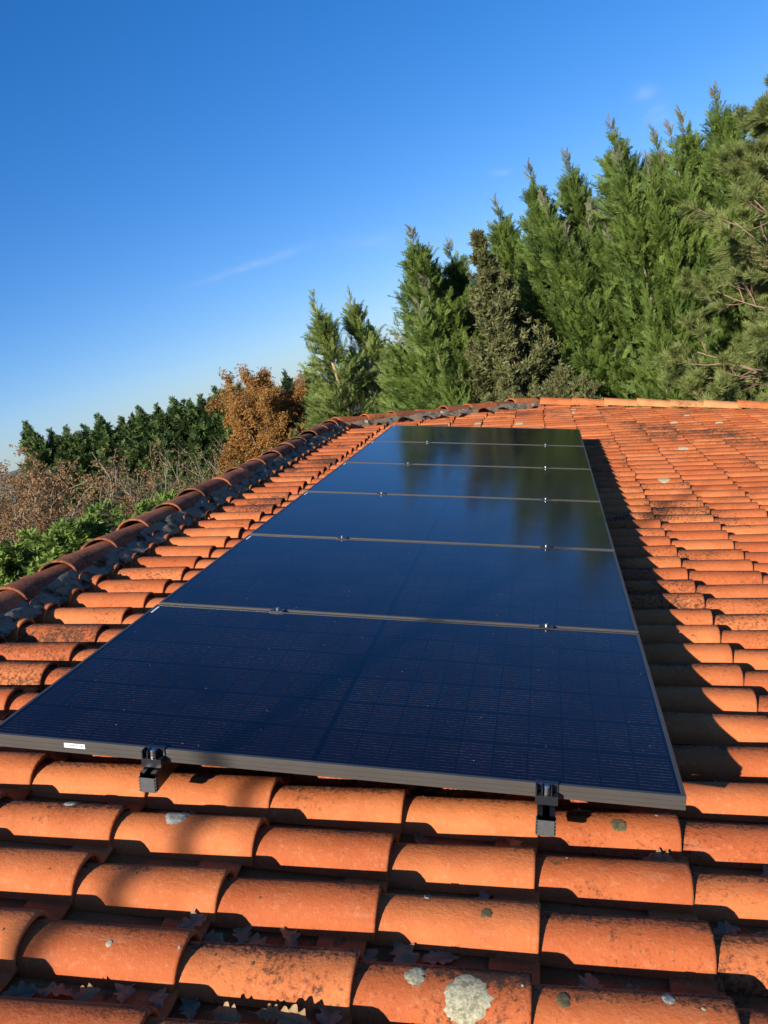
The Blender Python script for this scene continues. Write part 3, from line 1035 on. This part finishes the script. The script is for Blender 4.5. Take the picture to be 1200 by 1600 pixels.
LM = [mat_dry('dry_leaf_brown', (0.24, 0.14, 0.075), (0.42, 0.27, 0.15)), mat_dry('dry_leaf_grey', (0.26, 0.145, 0.065), (0.42, 0.26, 0.13)), mat_dry('dry_leaf_ochre', (0.26, 0.15, 0.055), (0.42, 0.27, 0.11))]
LEAF = [oak_leaf_mesh(70 + i, LM[i % 3]) for i in range(9)]
LPOS = [(-0.584, -0.337, 1, .07), (-0.664, -0.342, 1, .06), (-0.517, -0.344, 0, .055), (-0.988, -0.37, 1, .06), (-0.889, -0.372, 2, .06), (-1.299, -0.58, 0, .06), (-1.226, -0.567, 1, .055),
        (-1.091, -0.543, 0, .05), (-0.881, -0.549, 2, .06), (-0.756, -0.552, 2, .075), (-0.805, -0.551, 2, .05), (-0.695, -0.552, 0, .06), (-0.617, -0.55, 0, .05), (-0.047, 0.062, 1, .055),
        (-1.221, 0.05, 1, .06), (-1.263, 0.05, 0, .05), (-0.151, -0.35, 1, .05), (-0.225, -0.35, 1, .06), (0.064, -0.15, 0, .05), (0.139, -0.16, 1, .045), (0.16, 0.44, 1, .05),
        (-0.219, 0.25, 0, .055), (-0.611, 0.04, 0, .05), (-0.382, 0.045, 1, .045), (-0.445, -0.155, 0, .05), (-1.04, -0.36, 0, .055), (-1.157, -0.56, 2, .05), (-0.966, -0.555, 0, .05),
        (-0.574, -0.545, 1, .06), (-0.93, -0.355, 1, .05), (0.30, 0.24, 0, .05), (-0.83, -0.345, 1, .05), (-1.34, 0.05, 1, .05), (-1.02, -0.56, 0, .045), (0.21, 0.05, 1, .05)]
leaf_list = []
for i, (x, y, k, s) in enumerate(LPOS):
    rs = random.Random(300 + i)
    # settle into the nearest channel
    yc = Y0ROW - PITCH / 2 + PITCH * round((y - Y0ROW + PITCH / 2) / PITCH)
    y = yc + rs.uniform(-0.020, 0.022)
    hit, nor, _, _ = bvh.ray_cast(Vector((x, y, 0.3)), Vector((0, 0, -1)), 1)
    z = hit.z if hit else -0.19
    o = add('oak_leaf', LEAF[k + 3 * (i % 3)])
    up = i in (8, 9, 10, 26)
    e = Matrix.Rotation(rs.uniform(0, 6.28), 4, 'Z') @ Matrix.Rotation(rs.uniform(-0.25, 0.25), 4, 'Y') @ Matrix.Rotation(rs.uniform(-0.25, 0.25), 4, 'X')
    if up: e = Matrix.Rotation(rs.uniform(-0.5, 0.5), 4, 'Z') @ Matrix.Rotation(rs.uniform(-0.4, 0.1), 4, 'Y') @ Matrix.Rotation(rs.uniform(0.3, 0.6), 4, 'X')
    attach(o, None, ROOF @ Matrix.Translation((x, y, z + (0.026 if up else 0.010))) @ e @ Matrix.Scale(s * (1.1 if up else 1.4), 4))
    leaf_list.append((o, k))
ORDS = ['first', 'second', 'third', 'fourth', 'fifth', 'sixth', 'seventh', 'eighth', 'ninth', 'tenth', 'eleventh', 'twelfth', 'thirteenth', 'fourteenth', 'fifteenth', 'sixteenth', 'seventeenth']
for k, colour in enumerate(('brown', 'grey brown', 'ochre')):
    got = sorted([o for o, kk in leaf_list if kk == k], key=lambda o: (cm.inverted() @ o.matrix_basis.translation).x / -(cm.inverted() @ o.matrix_basis.translation).z)
    for n, o in enumerate(got):
        tag(o, '%s %s dry oak leaf from the left in the channels between the front tiles' % (ORDS[n], colour), 'leaf', '%s oak leaves in the roof channels' % colour)

# ------------------------------------------------------------------ vegetation
def unit(v):
    return v / (np.linalg.norm(v, axis=-1, keepdims=True) + 1e-9)


def scatter(T, P, D, N, S, rnd, tip=None):
    """place template T=(V,Q) at P, axis D, plane normal ~N, size S"""
    tv, tq = T
    D = unit(D); B = unit(np.cross(N, D)); U = np.cross(D, B)
    V = P[:, None] + S[:, None, None] * (tv[None, :, 0:1] * D[:, None] + tv[None, :, 1:2] * B[:, None] + tv[None, :, 2:3] * U[:, None])
    m, k = len(P), len(tv)
    Q = tq[None] + (np.arange(m) * k)[:, None, None]
    at = np.repeat(rnd, k)
    return V.reshape(-1, 3), Q.reshape(-1, tq.shape[1]), at, np.repeat(tip if tip is not None else np.zeros(m), k)


def combine(parts, name, mat):
    V, Q, A1, A2, n = [], [], [], [], 0
    for v, q, a, t in parts:
        V.append(v); Q.append(q + n); A1.append(a); A2.append(t); n += len(v)
    by = {}
    for q in Q: by.setdefault(q.shape[1], []).append(q)
    return new_mesh(name, np.concatenate(V), [np.concatenate(x) for x in by.values()], {'rnd': np.concatenate(A1), 'tip': np.concatenate(A2)}, False, [mat])


def diamond(p0, p1, w, n=(0, 0, 1)):
    p0, p1 = np.array(p0, float), np.array(p1, float)
    s = np.cross(n, p1 - p0); s /= np.linalg.norm(s) + 1e-9
    m = p0 * 0.55 + p1 * 0.45
    return [p0, m + s * w, p1, m - s * w]


def spray_template(seed, nt=8, wid=0.030, ang=33, droop=-0.06, fan=0.40):
    rs = np.random.RandomState(seed)
    V = []
    ax = lambda t: np.array([t, 0.05 * math.sin(t * 4 + seed), droop * t * t])
    V += diamond(ax(0), ax(0.55), wid * 0.9); V += diamond(ax(0.45), ax(1.0), wid * 0.8)
    for i in range(nt):
        t = 0.10 + 0.78 * i / (nt - 1)
        for s in (-1, 1):
            a = math.radians(ang * rs.uniform(0.75, 1.2)) * s
            L = fan * (1 - 0.62 * t) * rs.uniform(0.7, 1.15)
            p0 = ax(t); p1 = p0 + L * np.array([math.cos(a), math.sin(a), rs.uniform(-0.25, 0.20)])
            V += diamond(p0, p1, wid * rs.uniform(0.8, 1.2), (0.25 * rs.normal(), 0.25 * rs.normal(), 1))
    V = np.array(V)
    return V, np.arange(len(V)).reshape(-1, 4)


def clump_template(seed, n=14, wid=0.10, spread=1.0, lmin=0.35):
    rs = np.random.RandomState(seed)
    V = []
    for i in range(n):
        d = np.array([rs.uniform(0.1, 1), rs.normal() * 0.5 * spread, rs.normal() * 0.5 * spread]); d /= np.linalg.norm(d)
        b = np.array([rs.uniform(0, 0.35), rs.normal() * 0.10 * spread, rs.normal() * 0.10 * spread])
        V += diamond(b, b + d * rs.uniform(lmin, 0.75), wid * rs.uniform(0.7, 1.2), unit(rs.normal(size=3)))
    V = np.array(V)
    return V, np.arange(len(V)).reshape(-1, 4)


def needle_template(seed, n=26):
    rs = np.random.RandomState(seed)
    V = []
    for i in range(n):
        b = np.array([rs.uniform(0, 0.55), 0, 0])
        ph = rs.uniform(0, 6.28); k = rs.uniform(0.35, 0.95)
        d = np.array([1.0, k * math.cos(ph), k * math.sin(ph)]); d /= np.linalg.norm(d)
        V += diamond(b, b + d * rs.uniform(0.45, 0.7), 0.022, unit(rs.normal(size=3)))
    V = np.array(V)
    return V, np.arange(len(V)).reshape(-1, 4)


SPRAYS = [spray_template(i) for i in range(4)]
SPRAYS_BIG = [spray_template(10 + i, nt=5, wid=0.075, ang=46, fan=0.6) for i in range(3)]
CLUMPS = [clump_template(20 + i) for i in range(4)]
NEEDLES = [needle_template(30 + i) for i in range(4)]


def leyland_mesh(seed, H, R, nbr, mat=None, base=0.4, elev=(28, 62), slen=0.30, leaders=3, per=9, templates=None, tips=True, prof=0.85, pw=1.25, upl=0.32, feather=True, voids=0.75, name='crown'):
    """crown of ascending branches carrying flat sprays; a main leader and some shorter side leaders"""
    rs = np.random.RandomState(seed)
    T = templates or SPRAYS
    ax = [(0, 0, H, R)]
    for i in range(leaders):
        a = rs.uniform(0, 6.28); d = R * rs.uniform(0.25, 0.55)
        ax.append((d * math.cos(a), d * math.sin(a), H * rs.uniform(0.72, 0.96), R * rs.uniform(0.5, 0.75)))
    Ps, Ds, Ns, Ss, Ts = [], [], [], [], []
    wood = MB()
    for ai, (ox, oy, h, r) in enumerate(ax):
        nb = int(nbr * (1.0 if ai == 0 else 0.38))
        va, vh, vr = rs.uniform(0, 6.28, 18), rs.uniform(0.1, 0.92, 18) * h, rs.uniform(0.22, 0.45, 18) * voids
        for b in range(nb):
            t = rs.rand() ** 0.85                     # 0 base .. 1 top
            z = base + (h - 0.45 - base) * t
            rr = r * (1 - t ** pw) ** prof * rs.uniform(0.62, 1.12) + 0.06
            az = rs.uniform(0, 6.28)
            if (((((az - va + 3.14) % 6.28 - 3.14) * rr) ** 2 + ((z - vh) * 0.7) ** 2) < vr ** 2).any() and rs.rand() < 0.9: rr *= 0.42
            el = math.radians(elev[0] + (elev[1] - elev[0]) * t + rs.normal() * 8)
            L = rr / math.cos(el)
            L = min(L, rr * 1.7 + 0.1)
            z0 = max(0.15, z - L * math.sin(el) * 0.75)
            d = np.array([math.cos(az) * math.cos(el), math.sin(az) * math.cos(el), math.sin(el)])
            p0 = np.array([ox, oy, z0])
            k = max(3, int(per * (0.45 + L / (r * 1.6))))
            f = rs.uniform(0.10, 1.0, k) ** 0.75; f[0] = 1.0
            up = np.array([0, 0, 1.0])
            pp = p0 + f[:, None] * L * d + np.outer(f ** 2 * L * 0.10, up) + rs.normal(size=(k, 3)) * 0.05 * L
            dd = d + rs.normal(size=(k, 3)) * 0.32 + np.array([0, 0, upl])
            nn = np.array([0, 0, 1.0]) + 0.55 * rs.normal(size=(k, 3)) - 0.4 * d
            Ps.append(pp); Ds.append(dd); Ns.append(nn); Ss.append(slen * rs.uniform(0.65, 1.35, k) * (0.75 + 0.35 * (1 - t)))
            Ts.append(np.zeros(k))
        # feathery leader
        k = 75 if feather else 12
        t = rs.uniform(0, 1, k) ** 1.45 * (1 if feather else 0.45)
        zz = h - 1.25 + 1.45 * t
        az = rs.uniform(0, 6.28, k)
        Ps.append(np.stack([np.full(k, ox), np.full(k, oy), zz], 1))
        Ds.append(np.stack([np.cos(az) * (0.75 - 0.28 * t), np.sin(az) * (0.75 - 0.28 * t), np.full(k, 1.0)], 1))
        Ns.append(rs.normal(size=(k, 3)) + np.array([0, 0, 0.4]))
        Ss.append(slen * (1.45 - 1.0 * t)); Ts.append(np.clip((t - 0.72) * 4, 0, 1) * (1 if tips else 0))
        wood.tube([(ox * 0.3, oy * 0.3, 0.0), (ox, oy, h * 0.3), (ox, oy, h * 0.75), (ox, oy, h + (0.2 if feather else -0.5))], [0.075 * h / 7, 0.05 * h / 7, 0.018, 0.004], 6)
    P, D, N, S, TT = map(np.concatenate, (Ps, Ds, Ns, Ss, Ts))
    rnd = rs.rand(len(P))
    w = rs.randint(0, len(T), len(P))
    parts = [scatter(T[i], P[w == i], D[w == i], N[w == i], S[w == i], rnd[w == i], TT[w == i]) for i in range(len(T))]
    return combine(parts, name, mat or M_CYP), wood.mesh('trunk', M_BARK, True), (P, D)


def plant(name, meshes, loc, rot=0.0, scale=(1, 1, 1), label=None, cat='tree', group=None, names=('crown', 'trunk'), lean=(0, 0)):
    M = Matrix.Translation(loc) @ Matrix.Rotation(lean[0], 4, 'X') @ Matrix.Rotation(lean[1], 4, 'Y') @ Matrix.Rotation(rot, 4, 'Z') @ Matrix.Diagonal((*scale, 1))
    root = empty(name, M, label, cat, group)
    for nm, me in zip(names, meshes):
        o = bpy.data.objects.new(nm, me); COL.objects.link(o); o.parent = root
    return root


# --- the tall cypress hedge behind the far verge
LEY = [leyland_mesh(101 + i, 7.2, (1.5, 1.35, 1.6, 1.45)[i], 450, leaders=(4, 3, 5, 4)[i], per=17, slen=0.32)[:2] for i in range(4)]
for x, y, top, v, rot, sx, lab in [
        (-2.05, 15.0, 7.05, 0, 0.3, 1.3, 'leftmost tall cypress of the hedge, its long side branches against the sky'),
        (-1.55, 16.3, 6.75, 1, 1.3, 1.2, 'cypress just left of and behind the olive brown juniper'),
        (-0.45, 16.6, 7.25, 2, 2.1, 1.1, 'cypress whose thin bare tip rises behind the olive brown juniper'),
        (0.31, 15.1, 7.45, 3, 4.0, 1.1, 'feathery cypress standing just right of the olive brown juniper'),
        (1.03, 15.6, 7.55, 0, 5.0, 1.05, 'narrow cypress between the feathery one and the hedge centre'),
        (1.85, 15.0, 7.70, 2, 0.9, 1.15, 'broad cypress with several grey tips in the middle of the tall hedge'),
        (2.69, 16.2, 7.50, 1, 3.3, 1.1, 'cypress with two grey tips set back behind the hedge middle'),
        (3.10, 15.5, 7.55, 3, 2.5, 1.1, 'cypress with a forked grey tip left of the hedge giant'),
        (3.50, 14.5, 7.60, 0, 1.9, 1.1, 'tallest cypress in the picture, its grey tip next to the pine top'),
        (4.9, 15.6, 7.4, 2, 1.2, 1.0, 'cypress behind the pine at the right edge of the photo')]:
    plant('cypress', LEY[v], (x, y, 0), rot, (sx, sx, top / 7.5), lab, 'tree', 'cypresses of the tall hedge behind the roof')

# --- olive brown junipers
JCL = [clump_template(40 + i, n=16, wid=0.085, spread=0.9, lmin=0.3) for i in range(4)]
JUN = [leyland_mesh(201, 6.75, 1.30, 330, mat=M_JUN, base=0.3, elev=(15, 60), slen=0.20, leaders=4, per=15, templates=JCL, tips=False, prof=0.9, pw=1.2, feather=False)[:2],
       leyland_mesh(202, 4.6, 1.35, 300, mat=M_JUN, base=0.3, elev=(10, 50), slen=0.20, leaders=5, per=15, templates=JCL, tips=False, prof=0.6, pw=1.6, feather=False)[:2]]
plant('juniper', JUN[0], (-0.80, 13.6, 0), 0.4, (1.0, 1.0, 1.0), 'tall olive brown juniper standing in front of the green cypresses', 'tree', 'olive brown junipers behind the roof')
plant('juniper', JUN[1], (-0.05, 12.7, 0), 1.4, (0.72, 0.72, 0.90), 'low ragged olive brown juniper just above the end of the hip tiles', 'tree', 'olive brown junipers behind the roof')
plant('juniper', JUN[1], (-0.95, 12.6, 0), 3.9, (0.75, 0.75, 0.92), 'small olive brown juniper at the foot of the tall juniper', 'tree', 'olive brown junipers behind the roof')

# --- low green shrubs filling the foot of the hedge
LOW = leyland_mesh(141, 4.4, 1.15, 240, leaders=3, per=11, base=0.3, slen=0.30, tips=False, elev=(15, 50), mat=M_CYP)[:2]
for x, y, s, z, rot, lab in [(1.55, 12.9, 0.9, 1.02, 0, 'low bright green conifer in front of the broad cypress'),
                             (2.55, 12.7, 0.85, 0.98, 2, 'low bright green conifer under the left branches of the pine'),
                             (-1.95, 13.2, 0.9, 1.02, 4, 'low green conifer at the foot of the leftmost tall cypress')]:
    plant('low_conifer', LOW, (x, y, 0), rot, (s, s, z), lab, 'tree', 'low conifers at the foot of the hedge')


# --- the pine at the right
def pine():
    rs = np.random.RandomState(77)
    H = 7.6
    wood, dead = MB(), MB()
    trunk = np.array([(0, 0, 0), (0.05, 0.0, 2.2), (-0.03, 0.05, 4.6), (0.02, 0.0, 6.6), (0, 0, H)])
    wood.tube(trunk, [0.19, 0.16, 0.11, 0.05, 0.012], 8)
    P, D, S = [], [], []
    def branch(p, d, L, r, lvl, bare):
        n = 6
        pts = [p]
        dd = d.copy()
        for i in range(n):
            dd = unit(dd + rs.normal(size=3) * 0.10 + np.array([0, 0, 0.05 + (0.05 if lvl else 0)]))
            pts.append(pts[-1] + dd * L / n)
        pts = np.array(pts)
        wood.tube(pts, np.linspace(r, r * 0.35, n + 1), 5 if lvl == 0 else 4)
        if lvl < 2:
            k = rs.randint(6, 10) if lvl == 0 else rs.randint(3, 6)
            for j in range(k):
                f = rs.uniform(0.18 if lvl else 0.15, 0.98)
                i = min(n - 1, int(f * n))
                q = pts[i] + (pts[i + 1] - pts[i]) * (f * n - i)
                t = unit(pts[i + 1] - pts[i])
                side = unit(np.cross(t, rs.normal(size=3)))
                nd = unit(t * rs.uniform(0.5, 0.9) + side * rs.uniform(0.5, 0.9))
                branch(q, nd, L * rs.uniform(0.28, 0.5) * (1.15 - 0.5 * f), r * 0.5, lvl + 1, bare and f < 0.72)
        if not bare:
            m = 15 if lvl == 2 else 9
            f = rs.uniform(0.35 if lvl else 0.72, 1.0, m); f[0] = 1.0
            for ff in f:
                i = min(n - 1, int(ff * n)); q = pts[i] + (pts[i + 1] - pts[i]) * min(1, ff * n - i)
                P.append(q); D.append(unit(pts[i + 1] - pts[i]) + rs.normal(size=3) * 0.45 + np.array([0, 0, 0.25])); S.append(0.135 * rs.uniform(0.8, 1.3))
    z = 1.2
    while z < H - 0.3:
        t = z / H
        R = 2.25 * (1 - t ** 2.4) ** 0.75 + 0.25
        k = rs.randint(4, 6) if t < 0.85 else 4
        a0 = rs.uniform(0, 6.28)
        for i in range(k):
            az = a0 + i * 6.283 / k + rs.normal() * 0.2
            el = math.radians(8 + 45 * t ** 1.5 + rs.normal() * 8)
            d = np.array([math.cos(az) * math.cos(el), math.sin(az) * math.cos(el), math.sin(el)])
            p = np.array([np.interp(z, trunk[:, 2], trunk[:, 0]), np.interp(z, trunk[:, 2], trunk[:, 1]), z])
            branch(p, d, R * rs.uniform(0.75, 1.1), 0.025 * (1.25 - t), 0, t < 0.74 and rs.rand() < 0.5)
        z += 0.34
    P, D, S = np.array(P), np.array(D), np.array(S)
    rnd = rs.rand(len(P)); w = rs.randint(0, 4, len(P)); N = rs.normal(size=(len(P), 3))
    crown = combine([scatter(NEEDLES[i], P[w == i], D[w == i], N[w == i], S[w == i] * 1.25, rnd[w == i]) for i in range(4)], 'crown', M_PINE)
    return crown, wood.mesh('trunk', M_PINEWOOD, True)


plant('pine_tree', pine(), (4.05, 11.4, 0), 0.7, (1.0, 1.0, 0.865), 'pine with bare pinkish brown lower branches at the right edge of the photo', 'tree')

# --- conifers in the middle with thin pale trunks
MIDM = []
for sd in (301, 302, 303):
    c, w, _ = leyland_mesh(sd, 6.5, 1.0, 230, mat=M_MID, base=1.6, elev=(12, 52), slen=0.36, leaders=0, per=11, tips=False, prof=0.8, pw=1.3, voids=0.5)
    wood = MB(); wood.tube([(0, 0, 0), (0.04, 0, 2.5), (0, 0.02, 5), (0, 0, 6.5)], [0.085, 0.07, 0.035, 0.006], 7)
    MIDM.append((c, wood.mesh('trunk', M_PALEBARK, True)))
for x, y, top, v, rot, s, lab in [(-5.10, 18.5, 6.55, 0, 0.2, 1.1, 'loose green conifer with a thin pale trunk, left of the two'),
                                  (-4.45, 19.4, 6.5, 1, 2.0, 1.0, 'loose green conifer with a thin pale trunk, right of the two'),
                                  (-3.75, 18.3, 4.9, 2, 1.0, 0.95, 'shorter yellowish conifer between the pair and the tall cypress hedge'),
                                  (-5.75, 18.9, 4.9, 2, 3.0, 0.95, 'shorter green conifer between the rust coloured tree and the loose pair')]:
    plant('young_conifer', MIDM[v], (x, y, 0), rot, (s, s, top / 6.55), lab, 'tree', 'young conifers above the ridge end')

DARK = leyland_mesh(311, 6.2, 1.25, 220, mat=M_DARKC, base=0.4, elev=(0, 45), slen=0.34, leaders=0, per=9, templates=SPRAYS_BIG, tips=False, prof=0.95, pw=1.1)[:2]
for x, y, top, s, rot, lab in [(-5.95, 28.6, 6.0, 1.0, 0, 'dark pointed spruce showing behind the loose conifer pair, taller of the two'),
                               (-5.30, 27.8, 5.2, 1.0, 2, 'dark spruce right beside the taller dark spruce, close to the cypress hedge'),
                               (-10.65, 32.5, 5.4, 0.95, 1, 'small dark spruce tip above the right side of the rust coloured tree'),
                               (-10.1, 33.6, 5.15, 0.95, 3, 'small dark spruce tip between the rust coloured tree and the loose conifers')]:
    plant('spruce', DARK, (x, y, 0), rot, (s, s, top / 6.3), lab, 'tree', 'dark spruces in the distance')

# --- the conifer row at the far left
ROWM = [leyland_mesh(321 + i, 6.0, 1.3, 230, mat=M_ROW, base=0.3, elev=(20, 58), slen=0.40, leaders=1, per=9, templates=SPRAYS_BIG, tips=False, voids=0.3)[:2] for i in range(3)]
ROW = [(-22.0, 31.57, 6.45), (-21.3, 32.0, 5.85), (-20.74, 32.36, 5.8), (-20.1, 32.7, 5.65), (-19.5, 33.05, 5.9), (-18.75, 33.5, 5.55), (-17.98, 33.89, 5.75), (-17.3, 34.2, 5.6),
       (-16.6, 34.54, 5.75), (-16.0, 34.8, 5.4), (-15.5, 35.0, 5.45), (-14.88, 35.28, 5.65), (-14.2, 35.5, 5.65), (-13.4, 35.8, 5.3), (-12.6, 36.1, 5.2)]
for i, (x, y, top) in enumerate(ROW):
    lab = '%s dark conifer from the left in the close distant row beyond the ridge' % ORDS[i]
    plant('row_conifer', ROWM[i % 3], (x, y, 0), i * 1.7, (1.25, 1.25, top / 6.1), lab, 'tree', 'conifers of the distant row')


# --- bare and autumn shrubs
def shrub_mesh(seed, H, R, stems, leaves, leafmat, barkmat=M_TWIG, leafsize=0.07, sub=5, twig=4, arch=0.0, r0=0.018, leaf_lo=0.35, sublen=(0.18, 0.34)):
    rs = np.random.RandomState(seed)
    wood = MB(); P, D = [], []
    def grow(p, d, L, r, lvl):
        n = 5 if lvl else 7
        pts = [p]; dd = d.copy()
        for i in range(n):
            dd = unit(dd + rs.normal(size=3) * (0.11 + 0.05 * lvl) + np.array([0, 0, -arch * (i / n) * (1 if lvl == 0 else 0.3)]))
            pts.append(pts[-1] + dd * L / n)
        pts = np.array(pts)
        wood.tube(pts, np.linspace(r, r * 0.3, n + 1), 4 if lvl < 2 else 3, caps=False)
        if lvl < 2:
            for j in range(sub if lvl == 0 else twig):
                f = rs.uniform(0.3 if lvl == 0 else 0.15, 0.98); i = min(n - 1, int(f * n))
                q = pts[i] + (pts[i + 1] - pts[i]) * (f * n - i); t = unit(pts[i + 1] - pts[i])
                nd = unit(t + unit(np.cross(t, rs.normal(size=3))) * rs.uniform(0.4, 0.9) + np.array([0, 0, 0.15]))
                grow(q, nd, L * rs.uniform(*sublen), r * 0.45, lvl + 1)
        if lvl >= 1:
            f = rs.uniform(leaf_lo, 1, 4)
            for ff in f:
                i = min(n - 1, int(ff * n)); P.append(pts[i] + (pts[i + 1] - pts[i]) * min(1, ff * n - i)); D.append(pts[i + 1] - pts[i])
    for s in range(stems):
        a = rs.uniform(0, 6.28); sp = rs.uniform(0.1, 1) * R / H
        d = unit(np.array([math.cos(a) * sp, math.sin(a) * sp, 1.0]))
        grow(np.array([math.cos(a) * 0.15 * R, math.sin(a) * 0.15 * R, 0]), d, H * rs.uniform(0.58, 0.86), r0, 0)
    P, D = np.array(P), np.array(D)
    k = rs.randint(0, len(P), leaves)
    Q = P[k] + rs.normal(size=(leaves, 3)) * 0.07
    DD = unit(D[k]) + rs.normal(size=(leaves, 3)) * 0.6
    T = [clump_template(900 + i, n=5, wid=0.20, spread=1.3) for i in range(2)]
    w = rs.randint(0, 2, leaves); S = leafsize * rs.uniform(0.7, 1.4, leaves) * 1.6; rnd = rs.rand(leaves); N = rs.normal(size=(leaves, 3))
    fol = combine([scatter(T[i], Q[w == i], DD[w == i], N[w == i], S[w == i], rnd[w == i]) for i in range(2)], 'foliage', leafmat)
    return fol, wood.mesh('branches', barkmat, True)


SN = ('foliage', 'branches')
plant('autumn_tree', shrub_mesh(401, 4.95, 1.25, 34, 85000, M_RUST, leafsize=0.042, sub=10, twig=5, r0=0.028, leaf_lo=0.1, sublen=(0.14, 0.26)), (-8.45, 22.7, 0), 0, (1.2, 1.2, 1.2),
     'rounded tree with rust orange autumn leaves beyond the ridge', 'tree', names=SN)
plant('bare_shrub', shrub_mesh(402, 4.6, 2.2, 14, 500, M_TAN, leafsize=0.05, sub=7, twig=5, r0=0.022), (-11.7, 19.1, 0), 0, (1.0, 1.0, 1.06),
     'nearly leafless pale twiggy shrub standing before the distant conifer row', 'shrub', 'bare shrubs beyond the ridge', names=SN)
plant('bare_shrub', shrub_mesh(403, 4.0, 1.6, 13, 900, M_TAN, leafsize=0.055, sub=7, twig=5, r0=0.022), (-10.6, 22.3, 0), 0, (0.95, 0.95, 1.18),
     'twiggy brown shrub with few leaves just left of the rust coloured tree', 'shrub', 'bare shrubs beyond the ridge', names=SN)
plant('bare_shrub', shrub_mesh(404, 4.9, 2.8, 26, 10000, M_ORANGE, leafsize=0.042, sub=9, twig=5, r0=0.026, arch=0.16), (-10.3, 12.6, 0), 0, (1.1, 1.1, 1.02),
     'broad orange brown shrub with long arching bare branches at the left edge', 'shrub', 'bare shrubs beyond the ridge', names=SN)
plant('bare_shrub', shrub_mesh(409, 4.6, 2.6, 26, 22000, M_ORANGE, leafsize=0.05, sub=9, twig=5, r0=0.026, arch=0.12), (-15.0, 16.6, 0), 2, (1.25, 1.25, 1.2),
     'orange brown shrub cut by the left edge of the photo, behind the arching one', 'shrub', 'bare shrubs beyond the ridge', names=SN)
plant('bare_shrub', shrub_mesh(410, 4.8, 2.6, 24, 14000, M_ORANGE, leafsize=0.045, sub=9, twig=5, r0=0.024), (-12.6, 13.2, 0), 1, (1.2, 1.2, 1.15),
     'orange brown shrub at the very left edge, lower than the one behind it', 'shrub', 'bare shrubs beyond the ridge', names=SN)
plant('bare_shrub', shrub_mesh(405, 4.5, 2.2, 20, 3500, M_TAN, leafsize=0.05, sub=7, twig=5, r0=0.022), (-10.9, 15.6, 0), 0, (1.0, 1.0, 1.0),
     'brownish shrub with scattered dry leaves between the orange shrub and the pale twigs', 'shrub', 'bare shrubs beyond the ridge', names=SN)
plant('leafy_shrub', shrub_mesh(406, 3.9, 2.2, 18, 4200, M_UNDER, leafsize=0.07, sub=7, twig=4, r0=0.02, leaf_lo=0.15), (-8.7, 17.2, 0), 0, (1.0, 1.0, 0.95),
     'dull green shrub in front of the bare shrubs, seen just over the ridge', 'shrub', 'leafy shrubs beyond the ridge', names=SN)
plant('leafy_shrub', shrub_mesh(407, 3.7, 2.3, 18, 4200, M_UNDER, leafsize=0.075, sub=7, twig=4, r0=0.02, leaf_lo=0.15), (-12.4, 23.4, 0), 2, (1.1, 1.1, 1.0),
     'dull green shrub growing below the distant conifer row', 'shrub', 'leafy shrubs beyond the ridge', names=SN)
plant('leafy_shrub', shrub_mesh(408, 3.7, 2.3, 18, 4200, M_UNDER, leafsize=0.07, sub=7, twig=4, r0=0.02, leaf_lo=0.15), (-6.3, 18.6, 0), 4, (0.85, 0.85, 1.05),
     'yellowish green shrub at the right foot of the rust coloured tree', 'shrub', 'leafy shrubs beyond the ridge', names=SN)
# bright bush close behind the ridge
BUSH = [leyland_mesh(421 + i, 3.7, 1.45, 210, mat=M_BUSH, base=0.3, elev=(5, 42), slen=0.21, leaders=5, per=22, tips=False, prof=0.45, pw=1.8, feather=False, templates=JCL)[:2] for i in range(2)]
for x, y, s, z, v, rot, lab in [(-7.75, 9.6, 1.45, 1.17, 0, 0.0, 'bright green bush filling the lower left corner behind the ridge'),
                                (-7.0, 11.5, 1.05, 1.08, 1, 1.6, 'bright green bush further along the ridge, beside the corner bush'),
                                (-8.6, 8.9, 1.3, 1.12, 1, 3.0, 'bright green bush at the left edge, cut by the photo'),
                                (-6.4, 12.9, 0.7, 0.97, 0, 4.2, 'smallest bright green bush, its tip just over the ridge tiles')]:
    plant('green_bush', BUSH[v], (x, y, 0), rot, (s, s, z), lab, 'bush', 'bright green bushes behind the ridge')
# bare tree whose twigs reach in at the left edge
plant('bare_tree', shrub_mesh(431, 6.4, 2.2, 7, 160, M_TAN, barkmat=M_TWIG, leafsize=0.05, sub=7, twig=6, r0=0.05), (-9.75, 8.3, 0), 0.5, (1, 1, 0.9),
     'bare tree with fine twigs reaching in against the sky at the left edge', 'tree', names=SN)
# slender bare tree behind the photographer; only its soft shadow is in the picture
pt = RW((-1.147, -0.114, -0.13)); bk = pt + np.array(SUN) * 9.0
sb = MB()
sb.tube([(0, 0, 0), (0, 0, 3), (0.0, 0, bk[2] - 1.2), (0.0, 0.0, bk[2] + 0.4), (0.04, 0, bk[2] + 1.6)], [0.07, 0.055, 0.036, 0.026, 0.010], 8)
rs_ = np.random.RandomState(9)
for k in range(14):
    a = rs_.uniform(0, 6.28); z = rs_.uniform(bk[2] + 0.4, bk[2] + 1.4); L = rs_.uniform(0.3, 0.7)
    sb.tube([(0, 0, z), (math.cos(a) * L * 0.6, math.sin(a) * L * 0.6, z + L * 0.5), (math.cos(a) * L, math.sin(a) * L, z + L)], [0.010, 0.006, 0.002], 4)
sapling = empty('sapling', Matrix.Translation((bk[0], bk[1], 0)), 'slender leafless sapling behind the photographer, seen only by its soft shadow', 'tree')
o = bpy.data.objects.new('trunk', sb.mesh('trunk', M_BARK, True)); COL.objects.link(o); o.parent = sapling
